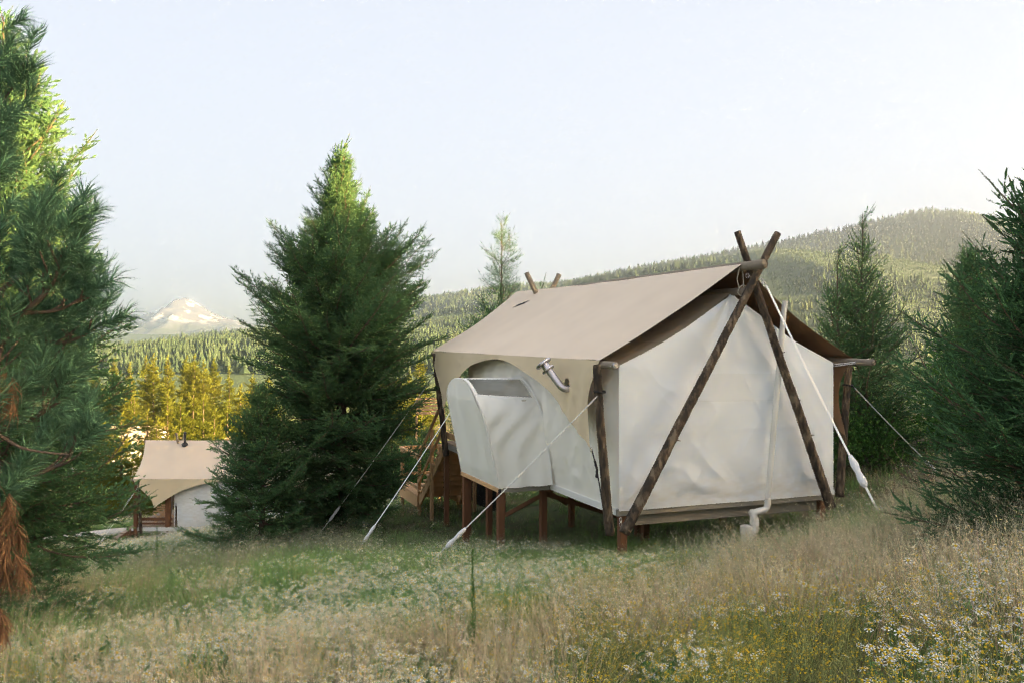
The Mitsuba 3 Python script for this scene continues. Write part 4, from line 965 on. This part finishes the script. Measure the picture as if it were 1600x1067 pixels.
# brush of bare grey twigs by the right guy line
br = thing('dead_brush', 'heap of bare grey brown twigs beside the spruce at the right', 'brush')
tw = []
bx, by = 6.75, 13.6; bz = float(ground_z(bx, by))
for i in range(120):
    a, e = rp.random() * 6.28, rp.uniform(.2, 1.4)
    o = np.array([bx + rp.normal() * .35, by + rp.normal() * .25, bz])
    d = np.array([math.cos(a) * math.cos(e), math.sin(a) * math.cos(e), math.sin(e)])
    L = rp.uniform(.4, 1.0)
    pts = np.array([o, o + d * L * .5 + rp.normal(size=3) * .04, o + d * L + rp.normal(size=3) * .08 - [0, 0, .1 * L]])
    tw.append(tube(smooth_poly(pts, [], 3), np.linspace(.008, .0025, 7), 4, False))
    for j in range(3):
        q = pts[1] + (pts[2] - pts[1]) * rp.random(); tw.append(tube(np.array([q, q + unit(d + rp.normal(size=3) * .7) * .22]), [.004, .0015], 3, False))
put('twigs', cat(tw), 'twig_mat', br)

# valley trees in full sun, left of the big fir and behind it
r7 = np.random.default_rng(77)
SUNNY = 'sunlit evergreens in the valley'
def vt(X, top, Y, width, seed, lab):
    zb = float(ground_z(X, Y)); H = top - zb
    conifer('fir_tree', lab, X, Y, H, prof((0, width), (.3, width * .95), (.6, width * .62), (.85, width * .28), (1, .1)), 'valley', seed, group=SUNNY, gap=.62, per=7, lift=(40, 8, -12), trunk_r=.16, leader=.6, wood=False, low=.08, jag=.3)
ORD = 'first second third fourth fifth sixth seventh eighth ninth tenth eleventh twelfth thirteenth fourteenth fifteenth sixteenth seventeenth eighteenth nineteenth twentieth twenty-first twenty-second twenty-third twenty-fourth twenty-fifth twenty-sixth twenty-seventh twenty-eighth'.split()
TONE = ('yellow green', 'golden', 'tall golden green', 'dense yellow', 'ragged')
ROW1 = ((-56.87, -3.20, 128, 1.9), (-51.00, -4.89, 120, 1.4), (-63.96, -4.39, 150, 1.7), (-57.20, -3.10, 140, 2.1), (-54.00, -2.60, 135, 2.0), (-48.04, -2.77, 125, 1.9), (-54.43, -3.32, 150, 2.4), (-46.06, -2.60, 130, 2.2), (-44.07, -3.38, 128, 2.0), (-46.60, -3.50, 140, 2.2), (-37.89, -4.03, 120, 1.5), (-31.80, -5.62, 105, 2.0), (-55.71, -3.86, 120, 1.8), (-53.43, -3.93, 110, 2.0), (-37.61, -5.57, 130, 2.2), (-32.57, -5.57, 120, 2.2), (-13.71, -4.71, 120, 2.0), (-13.46, -2.88, 130, 1.8), (-13.99, -5.11, 110, 2.2), (-9.16, -5.09, 95, 1.8), (-18.57, -5.57, 130, 2.2))
rank1 = {q: i for i, q in enumerate(sorted((t[:3] for t in ROW1), key=lambda t: t[0] / t[2]))}
for i, (X, top, Y, w) in enumerate(ROW1):
    vt(X, top, Y, w, 100 + i, f'{TONE[i % 5]} sunlit evergreen, {ORD[rank1[X, top, Y]]} from the left in the row beyond the distant tent')
ROW2 = ((-31.76, -6.41, 78, 1.5), (-31.51, -4.98, 82, 1.7), (-26.64, -4.99, 72, 1.7), (-29.88, -4.26, 84, 1.6), (-24.10, -4.50, 70, 1.6), (-20.59, -5.09, 62, 1.4), (-30.50, -6.00, 70, 1.5), (-34.02, -6.96, 75, 1.6), (-23.84, -5.36, 75, 1.7), (-19.59, -5.34, 65, 1.6), (-37.71, -6.57, 80, 1.8), (-25.37, -5.94, 64, 1.2), (-41.30, -6.09, 98, 1.5), (-22.63, -6.13, 60, 1.1), (-6.86, -4.93, 60, 1.3), (-7.50, -5.20, 75, 1.3), (-6.39, -5.01, 52, 1.2))
rank2 = {q: i for i, q in enumerate(sorted((t[:3] for t in ROW2), key=lambda t: t[0] / t[2]))}
for i, (X, top, Y, w) in enumerate(ROW2):
    vt(X, top, Y, w, 200 + i, f'low bushy sunlit evergreen, {ORD[rank2[X, top, Y]]} from the left just behind the distant tent')
SB = 'sunlit bushes of the valley'
for i, slope in enumerate(np.linspace(-.484, -.273, 26)):
    slope = slope + r7.uniform(-.003, .003); Y = r7.uniform(56, 100); X = slope * Y
    shrub('valley_bush', f'sunlit bush, {ORD[i]} from the left among the low evergreens behind the distant tent', X, Y, r7.uniform(1.2, 2.6), r7.uniform(.9, 1.8), 1.2, 1300, .17, 300 + i, 'sun_gold_needle_mat', SB, 'bush')
for i, slope in enumerate(np.linspace(-.144, -.080, 9)):
    slope = slope + r7.uniform(-.002, .002); Y = r7.uniform(38, 62); X = slope * Y
    shrub('valley_bush', f'sunlit bush, {ORD[i]} from the left between the big fir and the near tent', X, Y, r7.uniform(1.2, 2.2), r7.uniform(.9, 1.5), 1.0, 1500, .13, 340 + i, 'sun_gold_needle_mat', 'sunlit bushes behind the staircase', 'bush')
for i, (X, Y, H) in enumerate(((-4.16, 31, 2.6), (-3.77, 33, 2.3), (-3.47, 36, 3.0), (-5.1, 34, 3.2))):
    conifer('pine_sapling', ('soft green young pine right of the big fir', 'young pine behind the upper guy line, left of the staircase', 'young pine behind the rear corner post of the near tent', 'young pine half hidden by the right side of the big fir')[i], X, Y, H, prof((0, .9), (.4, .8), (.8, .45), (1, .15)), 'young', 400 + i, gap=.26, per=6, lift=(60, 45, 15), trunk_r=.05, leader=.3)

# a timber slat screen in the sun behind the rear corner, and the roofs of further tents
sc = thing('slat_screen', 'sunlit screen of horizontal timber slats behind the rear corner of the near tent', 'screen')
for i in range(5):
    Yk = 46.0; z0 = -3.154 - .184 * i
    put('slat', obox((-4.95, Yk, z0 - .06), (-3.45, Yk + .2, z0 - .06), .03, .13), 'newwood_mat', sc)
for x in (-4.9, -3.5): put('post', obox((x, 46.07, float(ground_z(x, 46)) - .1), (x, 46.07, -3.15), .1, .1, (0, 1, 0)), 'newwood_mat', sc)
def far_tent(x, y, w, d, h, hw, deg, label):
    k = thing('canvas_tent', label, 'tent', 'far tents of the camp')
    F = Frame(x, y, float(ground_z(x, y)) + .5, deg)
    put('wall', grid(lambda U, V: F(np.select([U < 1, U < 2, U < 3], [U * w, w + 0 * U, (3 - U) * w], 0 * U), np.select([U < 1, U < 2, U < 3], [0 * U, (U - 1) * d, d + 0 * U], (4 - U) * d), V), np.linspace(0, 4, 41), np.linspace(0, hw, 4)), 'canvas_white_mat', k)
    for s_ in (-1, 1):
        g = grid(lambda U, V: F(w / 2 + s_ * (w / 2 + .35) * V, -.3 + (d + .6) * U, h + (hw - .1 - h) * V - .1 * np.sin(np.pi * V)), np.linspace(0, 1, 24), np.linspace(0, 1, 10))
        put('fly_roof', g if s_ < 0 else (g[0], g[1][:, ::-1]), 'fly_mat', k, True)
    v, f = sheet_from_polygon(Polygon([(0, hw), (w, hw), (w / 2, h - .1)]), .4, lambda a, b: F(a, a * 0, b)); put('gable', (v, f), 'canvas_white_mat', k)
    v, f = sheet_from_polygon(Polygon([(0, hw), (w, hw), (w / 2, h - .1)]), .4, lambda a, b: F(a, a * 0 + d, b)); put('gable', (v, f[:, ::-1]), 'canvas_white_mat', k)
    put('floor', obox(F(w / 2, -.1, -.1), F(w / 2, d + .1, -.1), w + .1, .2), 'redwood_mat', k)
    for a in (.1, w - .1):
        for s in (.1, d - .1): put('post', obox(F(a, s, -1.4), F(a, s, -.2), .12, .12, F.u), 'redwood_mat', k)
far_tent(-37.0, 93.0, 4.0, 6.0, 5.5, 3.9, 90, 'sunlit pink roofed tent far off among the yellow trees, above the distant tent')
far_tent(-48.5, 96.0, 4.0, 6.0, 4.6, 3.0, 60, 'far sunlit tent at the left, glimpsed between the branches of the left edge trees')
far_tent(-26.5, 84.0, 4.0, 6.0, 4.2, 2.7, 100, 'far tent mostly hidden by yellow trees and by the left side of the big fir')
# ------------------------------------------------------------------ the meadow: clumps of dry grass, green grass, wild chamomile, weeds
rm = np.random.default_rng(88)
def blades(n, R, h0, h1, w, lean, c_base, c_tip, seg=3, cvar=.18, curl=.5, one_way=None):
    th, rr = rm.random(n) * 6.283, R * np.sqrt(rm.random(n))
    base = np.stack([np.cos(th) * rr, np.sin(th) * rr, -.04 + 0 * rr], 1)
    h = rm.uniform(h0, h1, n)
    a = rm.random(n) * 6.283
    ld = np.stack([np.cos(a), np.sin(a), 0 * a], 1) * .6 + np.stack([np.cos(th), np.sin(th), 0 * th], 1) * .6
    if one_way is not None: ld = ld * .5 + np.array(one_way)
    ln = h * lean * rm.uniform(.2, 1.3, n)
    side = unit(np.cross(ld + 1e-6, [0, 0, 1.0]) + .5 * rm.normal(size=(n, 3)) * [1, 1, 0])
    vs, cs = [], []
    k = 1 + cvar * rm.normal(size=(n, 1)) + .06 * rm.normal(size=(n, 3))
    for i in range(seg + 1):
        t = i / seg
        c = base + np.array([0, 0, 1.0]) * (h * t * (1 - curl * .35 * t * lean))[:, None] + ld * (ln * t ** 1.2)[:, None]
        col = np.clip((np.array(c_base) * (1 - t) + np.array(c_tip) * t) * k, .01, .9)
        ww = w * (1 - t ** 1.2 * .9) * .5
        if i < seg: vs += [c - side * ww, c + side * ww]; cs += [col, col]
        else: vs.append(c); cs.append(col)
    m = 2 * seg + 1
    v = np.stack(vs, 1).reshape(-1, 3); c = np.stack(cs, 1).reshape(-1, 3)
    q = np.arange(n)[:, None] * m
    f = [q + [2 * i, 2 * i + 1, 2 * i + 3] for i in range(seg - 1)] + [q + [2 * i, 2 * i + 3, 2 * i + 2] for i in range(seg - 1)] + [q + [2 * seg - 2, 2 * seg - 1, 2 * seg]]
    tips = np.stack(vs, 1)[:, -1]; pre = np.stack(vs, 1)[:, -3:-1].mean(1)
    return v, np.concatenate(f, 0), c, tips, unit(tips - pre)
def flecks(p, d, n, spread, ln, wd, col, cvar=.15):
    """small slivers round the points p: seed heads, feathery leaves"""
    idx = np.repeat(np.arange(len(p)), n); m = len(idx)
    b = p[idx] - d[idx] * rm.uniform(0, spread, m)[:, None] + rm.normal(size=(m, 3)) * spread * .07
    D = unit(d[idx] + .65 * rm.normal(size=(m, 3)))
    s = unit(np.cross(D, rm.normal(size=(m, 3))))
    L = ln * rm.uniform(.6, 1.3, m)[:, None]
    v = np.stack([b - s * wd / 2, b + s * wd / 2, b + D * L], 1).reshape(-1, 3)
    c = np.repeat(np.clip(np.array(col) * (1 + cvar * rm.normal(size=(m, 1))), .01, .95), 3, 0)
    return v, np.arange(3 * m).reshape(-1, 3), c
def heads(p, r, petal=(.92, .92, .90), disc=(.72, .50, .05), petals=True, k=6):
    """flower heads: a ring of drooping petals and a domed yellow disc"""
    n = len(p)
    nz_ = unit(np.array([0, -.25, 1.0]) + .45 * rm.normal(size=(n, 3)))
    a = unit(np.cross(nz_, rm.normal(size=(n, 3)))); b = np.cross(nz_, a)
    rr = r * rm.uniform(.75, 1.2, n)
    ms, cs, o = [], [], 0
    def add(v, f, c):
        nonlocal o
        ms.append((v, f)); cs.append(np.broadcast_to(c, v.shape).copy())
    ang = np.arange(k) * 6.283 / k
    ring = lambda rad, dz, off=0.0: p[:, None] + rad[:, None, None] * (np.cos(ang + off)[None, :, None] * a[:, None] + np.sin(ang + off)[None, :, None] * b[:, None]) + dz * nz_[:, None]
    if petals:
        inner, o1, o2 = ring(rr * .35, 0.0), ring(rr, -.002, -.26), ring(rr, -.002, .26)
        v = np.stack([inner, o1, o2], 2).reshape(-1, 3)
        add(v, np.arange(len(v)).reshape(-1, 3), np.array(petal) * 1.0)
    rd = rr * (.42 if petals else .40)
    k5 = np.arange(6) * 6.283 / 6
    rim = p[:, None] + rd[:, None, None] * (np.cos(k5)[None, :, None] * a[:, None] + np.sin(k5)[None, :, None] * b[:, None]) + .001 * nz_[:, None]
    top = p + nz_ * (rd * .75)[:, None]
    v = np.concatenate([rim, top[:, None]], 1).reshape(-1, 3); q = np.arange(n)[:, None] * 7
    add(v, np.concatenate([q + [i, (i + 1) % 6, 6] for i in range(6)], 0), np.array(disc))
    v, f = cat(ms)
    return v, f, np.vstack(cs)
def join(*ms):
    v, f = cat([(m[0], m[1]) for m in ms])
    return v, f, np.vstack([m[2] for m in ms])
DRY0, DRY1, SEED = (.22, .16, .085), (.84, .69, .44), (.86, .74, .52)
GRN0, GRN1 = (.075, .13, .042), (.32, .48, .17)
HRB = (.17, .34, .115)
def c_dry(n, R, h0, h1, w, lean, seeds=True, way=None, c1=DRY1):
    g = blades(n, R, h0, h1, w, lean, DRY0, c1, 3, .2, one_way=way)
    k = n // 2
    parts = [g[:3]]
    if seeds: parts.append(flecks(g[3][:k], g[4][:k], 5, .10, .022, .0045, SEED))
    return join(*parts)
def c_green(n, R, h0, h1, w, lean): return blades(n, R, h0, h1, w, lean, GRN0, GRN1, 3, .2)[:3]
def c_flower(n_stem, R, h0, h1, petals, nh, leafy=6, r=.0125, col=HRB):
    g = blades(n_stem, R, h0, h1, .004, .35, (.07, .11, .04), col, 3, .15)
    low = g[3] - g[4] * rm.uniform(.05, .22, (len(g[3]), 1))
    p = [g[:3], flecks(low, g[4], leafy, .20, .034, .006, col, .2)]
    hp = g[3][rm.integers(len(g[3]), size=nh)] + rm.normal(size=(nh, 3)) * [.025, .025, .012]
    p.append(heads(hp, r, petals=petals))
    return join(*p)
def c_wisp(n, R, h0, h1):
    g = blades(n, R, h0, h1, .0028, .45, (.085, .11, .05), (.38, .38, .23), 3, .2)
    return join(g[:3], flecks(g[3], g[4], 8, .30, .026, .006, (.38, .37, .25), .3))
def c_weed(n, R, h):
    g = blades(n, R, h * .5, h, .006, .3, (.07, .13, .045), (.10, .19, .07), 3, .1)
    m = n * 9; idx = rm.integers(n, size=m)
    b = g[3][idx] * rm.uniform(.25, 1, (m, 1)); D = unit(rm.normal(size=(m, 3)) + [0, 0, .25]); s = unit(np.cross(D, rm.normal(size=(m, 3))))
    L = rm.uniform(.03, .065, m)[:, None]
    v = np.stack([b, b + D * L * .5 + s * L * .22, b + D * L, b + D * L * .5 - s * L * .22], 1).reshape(-1, 3); q = np.arange(m)[:, None] * 4
    c = np.repeat(np.array([.10, .19, .065]) * (1 + .2 * rm.normal(size=(m, 1))), 4, 0)
    return join(g[:3], (v, np.concatenate([q + [0, 1, 2], q + [0, 2, 3]], 0), np.clip(c, .01, .9)))
KINDS_ = {}
def proto(kind, tag, mesh):
    gid = f'meadow_{kind}_{tag}_{len(KINDS_.setdefault((kind, tag), []))}'
    v, f, c = mesh
    scene[gid] = {'type': 'shapegroup', 'plant': mikit.ply((v, f), 'herb_mat', color=c)}
    KINDS_[(kind, tag)].append(gid)
for i in range(4):
    way = [None, (.7, .1, 0), (-.5, .4, 0), (.5, -.4, 0)][i]
    tone = [(.88, .73, .48), (.76, .60, .38), (.80, .70, .44), (.66, .50, .32)][i]
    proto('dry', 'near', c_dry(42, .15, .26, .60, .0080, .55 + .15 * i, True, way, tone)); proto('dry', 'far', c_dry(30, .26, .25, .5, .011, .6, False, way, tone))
for i in range(3):
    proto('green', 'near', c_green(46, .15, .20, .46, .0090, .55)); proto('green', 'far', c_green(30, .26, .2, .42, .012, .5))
    proto('daisy', 'near', c_flower(30, .17, .20, .40, True, 24, 9, r=.0195)); proto('daisy', 'far', c_flower(20, .28, .20, .40, True, 20, 8, .024))
    proto('yellow', 'near', c_flower(30, .17, .22, .46, False, 34, 6, .0130, (.43, .43, .17))); proto('yellow', 'far', c_flower(20, .28, .22, .42, False, 30, 5, .016, (.42, .41, .16)))
    proto('wisp', 'near', c_wisp(34, .17, .3, .62)); proto('wisp', 'far', c_wisp(18, .26, .3, .62))
    proto('weed', 'near', c_weed(12, .12, .24 + .08 * i)); proto('weed', 'far', c_weed(10, .2, .3))
BLOBS = {
 'dry': [(-6.2, 11.5), (-3.7, 8.0), (-3.8, 9.7), (-2.2, 6.0), (-3.3, 6.3), (-0.9, 6.5), (-0.5, 6.5), (1.0, 7.1), (2.7, 9.4), (2.3, 7.2), (3.5, 8.1), (3.0, 6.0), (3.5, 9.7), (2.7, 6.3), (2.9, 5.3), (-1.6, 5.9), (5.3, 13.9), (4.3, 10.5), (4.9, 12.2), (3.9, 11.2), (6.5, 15.0), (2.0, 7.6), (3.0, 8.6)],
 'daisy': [(-3.0, 10.5), (-2.2, 8.8), (-2.0, 7.4), (-6.6, 20.4), (-8.8, 22.5), (-1.1, 14.0), (-1.0, 9.1), (-1.2, 8.5), (-0.2, 12.2), (0.8, 11.7), (1.4, 9.9), (-0.7, 11.5), (-1.0, 6.0), (0.6, 6.1), (2.3, 4.6), (1.9, 4.4), (1.7, 10.6), (-2.6, 11.3), (-10, 27), (-8, 30), (-12, 34)],
 'yellow': [(0.9, 8.5), (0.4, 5.9), (1.6, 5.4), (1.2, 5.5), (1.8, 5.0), (1.2, 7.8), (0.2, 5.9), (2.1, 4.9), (1.5, 4.7), (-3.1, 5.4), (1.5, 6.2)],
 'green': [(-2.4, 11.3), (-4.4, 14.7), (-5.6, 16.7), (-1.9, 11.1), (2.0, 10.6), (2.5, 11.8), (0.7, 19.0), (2.1, 14.4), (-0.7, 20.0), (6.0, 16.1), (-1.8, 13.8), (-4.5, 12.5), (1.6, 16.5), (3.0, 16.5), (3.2, 12.6)],
 'wisp': [(-3.4, 19.7), (-2.3, 17.7), (-1.8, 20.9), (-3.9, 18.0), (-1.3, 16.5), (-5.3, 19.0), (4.3, 7.8), (2.6, 13.1), (5.2, 13.5), (5.6, 15.2)]}
WIDTH = {'dry': 1.05, 'daisy': 1.1, 'yellow': 1.0, 'green': 1.5, 'wisp': 1.5}
GAIN = {'dry': .75, 'daisy': 1.5, 'yellow': 1.5, 'green': 2.2, 'wisp': 1.0}
def patch(X, Y):
    out = {}
    p = np.stack([X, Y, X * 0], -1)
    for j, k in enumerate(('dry', 'daisy', 'yellow', 'green', 'wisp')):
        w = np.full(len(X), {'dry': .06, 'daisy': .15, 'yellow': .03, 'green': .40, 'wisp': .09}[k])
        for bx_, by_ in BLOBS[k]:
            s = WIDTH[k] * (.55 + .045 * by_)
            w += GAIN[k] * np.exp(-((X - bx_) ** 2 + ((Y - by_) * .8) ** 2) / (2 * s * s))
        n1 = meshkit.fbm(p * (1.5 if k != 'green' else 1.1), 3, 500 + j)
        out[k] = (w * np.clip((n1 - .30) * 4.5, .04, 2.4)) ** 1.2
    out['weed'] = .14 * np.clip((meshkit.fbm(p * 1.3, 2, 511) - .5) * 8, 0.02, 2)
    return out
keys = {'dry': 'dry_grass', 'daisy': 'chamomile', 'yellow': 'yellow_chamomile', 'green': 'green_grass', 'wisp': 'seeding_grass', 'weed': 'leafy_weeds'}
for y0, y1, dens, tag, s0, s1 in ((2.6, 8.5, 44, 'near', .95, 1.45), (8.5, 16, 34, 'near', .95, 1.5), (16, 30, 15, 'far', .9, 1.35), (30, 58, 6.0, 'far', 1.1, 1.7)):
    area = .68 * (y1 * y1 - y0 * y0) + 3 * (y1 - y0)
    n = int(area * dens)
    Y = np.sqrt(rm.uniform(y0 * y0, y1 * y1, n)); X = rm.uniform(-1, 1, n) * (.66 * Y + 1.0)
    Z = ground_z(X, Y)
    W_ = patch(X, Y)
    names = list(W_); M_ = np.stack([W_[k] for k in names], 1)
    rel = np.stack([X - F1.o[0], Y - F1.o[1]], 1); a_ = rel @ F1.u[:2]; s_ = rel @ F1.v[:2]
    under = (a_ > .15) & (a_ < W - .1) & (s_ > .35) & (s_ < 9.3)
    M_[under] *= np.array([{'dry': .15, 'daisy': .05, 'yellow': 0, 'green': 1.6, 'wisp': .5, 'weed': 1.6}[k] for k in names])
    cum = np.cumsum(M_, 1); tot = cum[:, -1]
    pick = (rm.random(n)[:, None] * tot[:, None] < cum).argmax(1)
    bare = meshkit.fbm(np.stack([X * .8, Y * .8, X * 0], -1), 2, 600) < .25
    rel2 = np.stack([X - F2.o[0], Y - F2.o[1]], 1); a2 = rel2 @ F2.u[:2]; s2 = rel2 @ F2.v[:2]
    skip = ((a2 > 0) & (a2 < W) & (s2 > 0) & (s2 < 9.2)) | ((X < -14.5) & (Y > 44.5) & (Y < 48)) | (bare & (rm.random(n) < .6)) | (under & (s_ > 4.5) & (rm.random(n) < .6)) | ((X > 10) & (Y < 14)) | ((a_ > 1.2) & (a_ < 3.0) & (s_ > -1.6) & (s_ < .3) & (rm.random(n) < .75))
    th = rm.random(n) * 6.283
    near_t = np.clip(np.maximum(np.abs(a_ - 2) - 2.6, np.abs(s_ - 4.5) - 5.2), 0, 3) / 3; S = rm.uniform(s0, s1, n) * np.where(under, .6, .5 + .35 * near_t); S = S * np.where((a_ > 1.3) & (a_ < 3.1) & (s_ > -2.0) & (s_ < .3), .38, np.where((a_ > .6) & (a_ < 4.2) & (s_ > -3.2) & (s_ < .3), .6, 1)); tilt = rm.normal(size=(n, 2)) * .10
    for i in np.nonzero(~skip)[0]:
        k = names[pick[i]]
        c, s = math.cos(th[i]), math.sin(th[i])
        M = np.array([[c, -s, tilt[i, 0], 0], [s, c, tilt[i, 1], 0], [0, 0, 1, 0], [0, 0, 0, 1.0]])
        M[:3, :3] *= S[i] if k not in ('daisy', 'weed') else max(S[i], .3 if (1.3 < a_[i] < 3.1 and -2.0 < s_[i] < .3) else .85)
        M[:3, 3] = X[i], Y[i], Z[i]
        g = KINDS_[(k, tag)]
        inst(keys[k], g[rm.integers(len(g))], M)
for k, lab in (('dry', 'blond dry grass with feathery seed heads all over the meadow'), ('daisy', 'white flowering chamomile in drifts across the meadow'), ('yellow', 'yellow button flowers left of faded chamomile near the bottom edge'), ('green', 'green grass and herbs between the dry patches and under the tent'), ('wisp', 'olive grey seeding grass left of the near tent'), ('weed', 'dark leafy weeds scattered in the meadow')):
    stuff(keys[k], lab, 'flowers' if k in ('daisy', 'yellow') else 'grass' if k != 'weed' else 'weeds')

# two tall single weeds
def stalk(label, x, y, h, w):
    k = thing('tall_weed', label, 'weed')
    z = float(ground_z(x, y)); n = 260
    put('stem', tube(np.array([(x, y, z - .05), (x + .02, y, z + h * .5), (x - .01, y, z + h)]), [.006, .004, .0015], 6), 'shrub_leaf_mat', k)
    t = rm.random(n) ** .8; a = rm.random(n) * 6.283
    p = np.stack([x + 0 * t, y + 0 * t, z + h * t], 1)
    D = unit(np.stack([np.cos(a), np.sin(a), .55 + .9 * t], 1))
    put('leaves', needles(p, D, w * (1 - .75 * t) * rm.uniform(.6, 1.2, n), np.full(n, .0085)), 'shrub_leaf_mat', k)
stalk('tall dark green leafy weed standing alone in the grass at the bottom centre', -.29, 6.6, .95, .09)
stalk('thin green weed stalk standing in the meadow in front of the distant tent', -6.3, 15.9, .95, .10)

# guy lines of the near tent
guy('guy line from the left front corner post of the near tent to the chamomile', F1(-.45, -.18, -.88), on_ground(-1.27, 13.0, .06), .82, F1(-.40, -.15, -.82), wide=.016)
guy('second guy line on the left, passing behind the bay of the near tent', F1(-.02, 7.0, -1.0), on_ground(-3.0, 17.3, .1), .90, F1(.04, 7.05, -.95))
guy('guy line from the rear left corner post towards the big fir', F1(-.42, 8.65, -.98), on_ground(-4.5, 20.8, .12), .86, F1(-.32, 8.7, -.92))
guy('wide guy strap from the crossed poles down across the right of the gable wall', F1(2.3, -.50, .78), on_ground(4.75, 11.4, .08), .80, None, wide=.022, big=True)
guy('guy line from the right corner post to the spruce', F1(4.66, .22, -.88), on_ground(7.55, 15.95, .14), .93, F1(4.58, .3, -.84), wide=.016)
guy('upper guy line at the porch end of the distant tent', F2(-.38, 8.7, -.7), on_ground(-18.6, 40.0, .1), .9, None, wide=.03)
guy('lower guy line at the porch end of the distant tent', F2(-.30, 8.75, -.75), on_ground(-18.2, 39.4, .1), .9, None, wide=.03)

# ------------------------------------------------------------------ deck, chair and steps of the distant tent
p2 = thing('wooden_platform', 'low timber deck under the distant tent, with a rail along its porch', 'platform')
b2 = lambda name, p, q, w, h, mat, up=(0, 0, 1): board(name, p, q, w, h, mat, p2, up, F2)
b2('rim_beam', (-.02, -.1, -2.70), (-.02, 9.15, -2.70), .05, .16, 'white_trim_mat'); b2('rim_beam', (0, 9.15, -2.70), (W, 9.15, -2.70), .05, .16, 'redwood_mat'); b2('rim_beam', (0, -.05, -2.70), (W, -.05, -2.70), .05, .16, 'redwood_mat')
for i in range(14): b2('deck_board', (0, LEN + .1 + i * .143, -2.6), (W, LEN + .1 + i * .143, -2.6), .135, .03, 'deck_mat')
put('floor', obox(F2(2.01, 0, -2.63), F2(2.01, LEN, -2.63), W - .1, .04), 'deck_mat', p2)
for a in (.1, 3.9):
    for s in (.1, 3.0, 6.0, 7.3, 9.0): b2('post', (a, s, gz(a, s, F2) + 6.11 - .1), (a, s, -2.7), .12, .12, 'redwood_mat', F2.u)
b2('deck_rail', (.02, 7.3, -2.25), (.02, 9.0, -2.25), .05, .14, 'redwood_mat'); b2('deck_rail', (.02, 7.3, -2.45), (.02, 9.0, -2.45), .05, .08, 'redwood_mat')
b2('porch_post', (.03, 7.5, -2.6), (.03, 7.5, -.4), .2, .2, 'redwood_mat', F2.u); b2('porch_post', (-.03, 8.95, -2.9), (-.03, 8.95, -.45), .16, .16, 'redwood_mat', F2.u)
st = thing('wooden_steps', 'three timber steps at the porch end of the distant tent', 'steps')
for i in range(3): put('tread', obox(F2(.2, 9.35 + i * .3, -2.75 - i * .2), F2(1.6, 9.35 + i * .3, -2.75 - i * .2), .3, .05), 'deck_mat', st); put('riser', obox(F2(.2, 9.24 + i * .3, -2.85 - i * .2), F2(1.6, 9.24 + i * .3, -2.85 - i * .2), .03, .18), 'redwood_mat', st)
for a in (.15, 1.65): put('stringer', obox(F2(a, 9.2, -2.85), F2(a, 10.1, -3.45), .05, .24), 'redwood_mat', st)
def folding_chair(a, s, label):
    k = thing('folding_chair', label, 'chair', 'folding chairs on the porch of the distant tent')
    z = -2.58
    pc = lambda n, p, q, w, h: put(n, obox(F2(a + p[0], s + p[1], z + p[2]), F2(a + q[0], s + q[1], z + q[2]), w, h, F2.u), 'newwood_mat', k)
    for da in (0, .52):
        pc('leg', (da, .35, 0), (da, -.30, .55), .035, .05); pc('leg', (da, -.35, 0), (da, .32, .52), .035, .05); pc('arm', (da, -.3, .58), (da, .28, .58), .06, .03); pc('back_frame', (da, -.1, .38), (da, -.48, 1.02), .035, .05)
    for i in range(6): pc('seat_slat', (0, .3 - i * .09, .40 - i * .012), (.52, .3 - i * .09, .40 - i * .012), .02, .07)
    for i in range(7): pc('back_slat', (.03, -.14 - i * .05, .46 + i * .085), (.49, -.14 - i * .05, .46 + i * .085), .02, .06)
folding_chair(.55, 8.1, 'slatted folding armchair nearest the rail on the porch of the distant tent')
folding_chair(1.6, 8.35, 'second slatted folding armchair deeper in the porch of the distant tent')
sp = 'canvas_tent_001'
put('stove_pipe', cat([tube(line(F2(1.75, 7.35, .75), F2(1.75, 7.35, 1.5), 4), .05, 12), tube(line(F2(1.75, 7.35, 1.47), F2(1.75, 7.35, 1.53), 3), .07, 12)]), 'black_pipe_mat', sp)
put('flashing', tube(line(F2(1.74, 7.35, .92), F2(1.70, 7.35, .97), 3), .14, 18), 'black_pipe_mat', sp + '__stove_pipe')
gpth = grid(lambda U, V: np.stack([U, V, ground_z(U, V) + .05], -1), np.linspace(-26, -14.6, 40), np.linspace(44.6, 47.9, 12))
matte('gravel_mat', lambda p, n, uv: MX((0.46, 0.42, 0.36), (0.34, 0.31, 0.26), FB(p.x * 3, p.y * 3, 0.0, 4)), 0.95)
put('path', gpth, 'gravel_mat', None, True); struct('path')
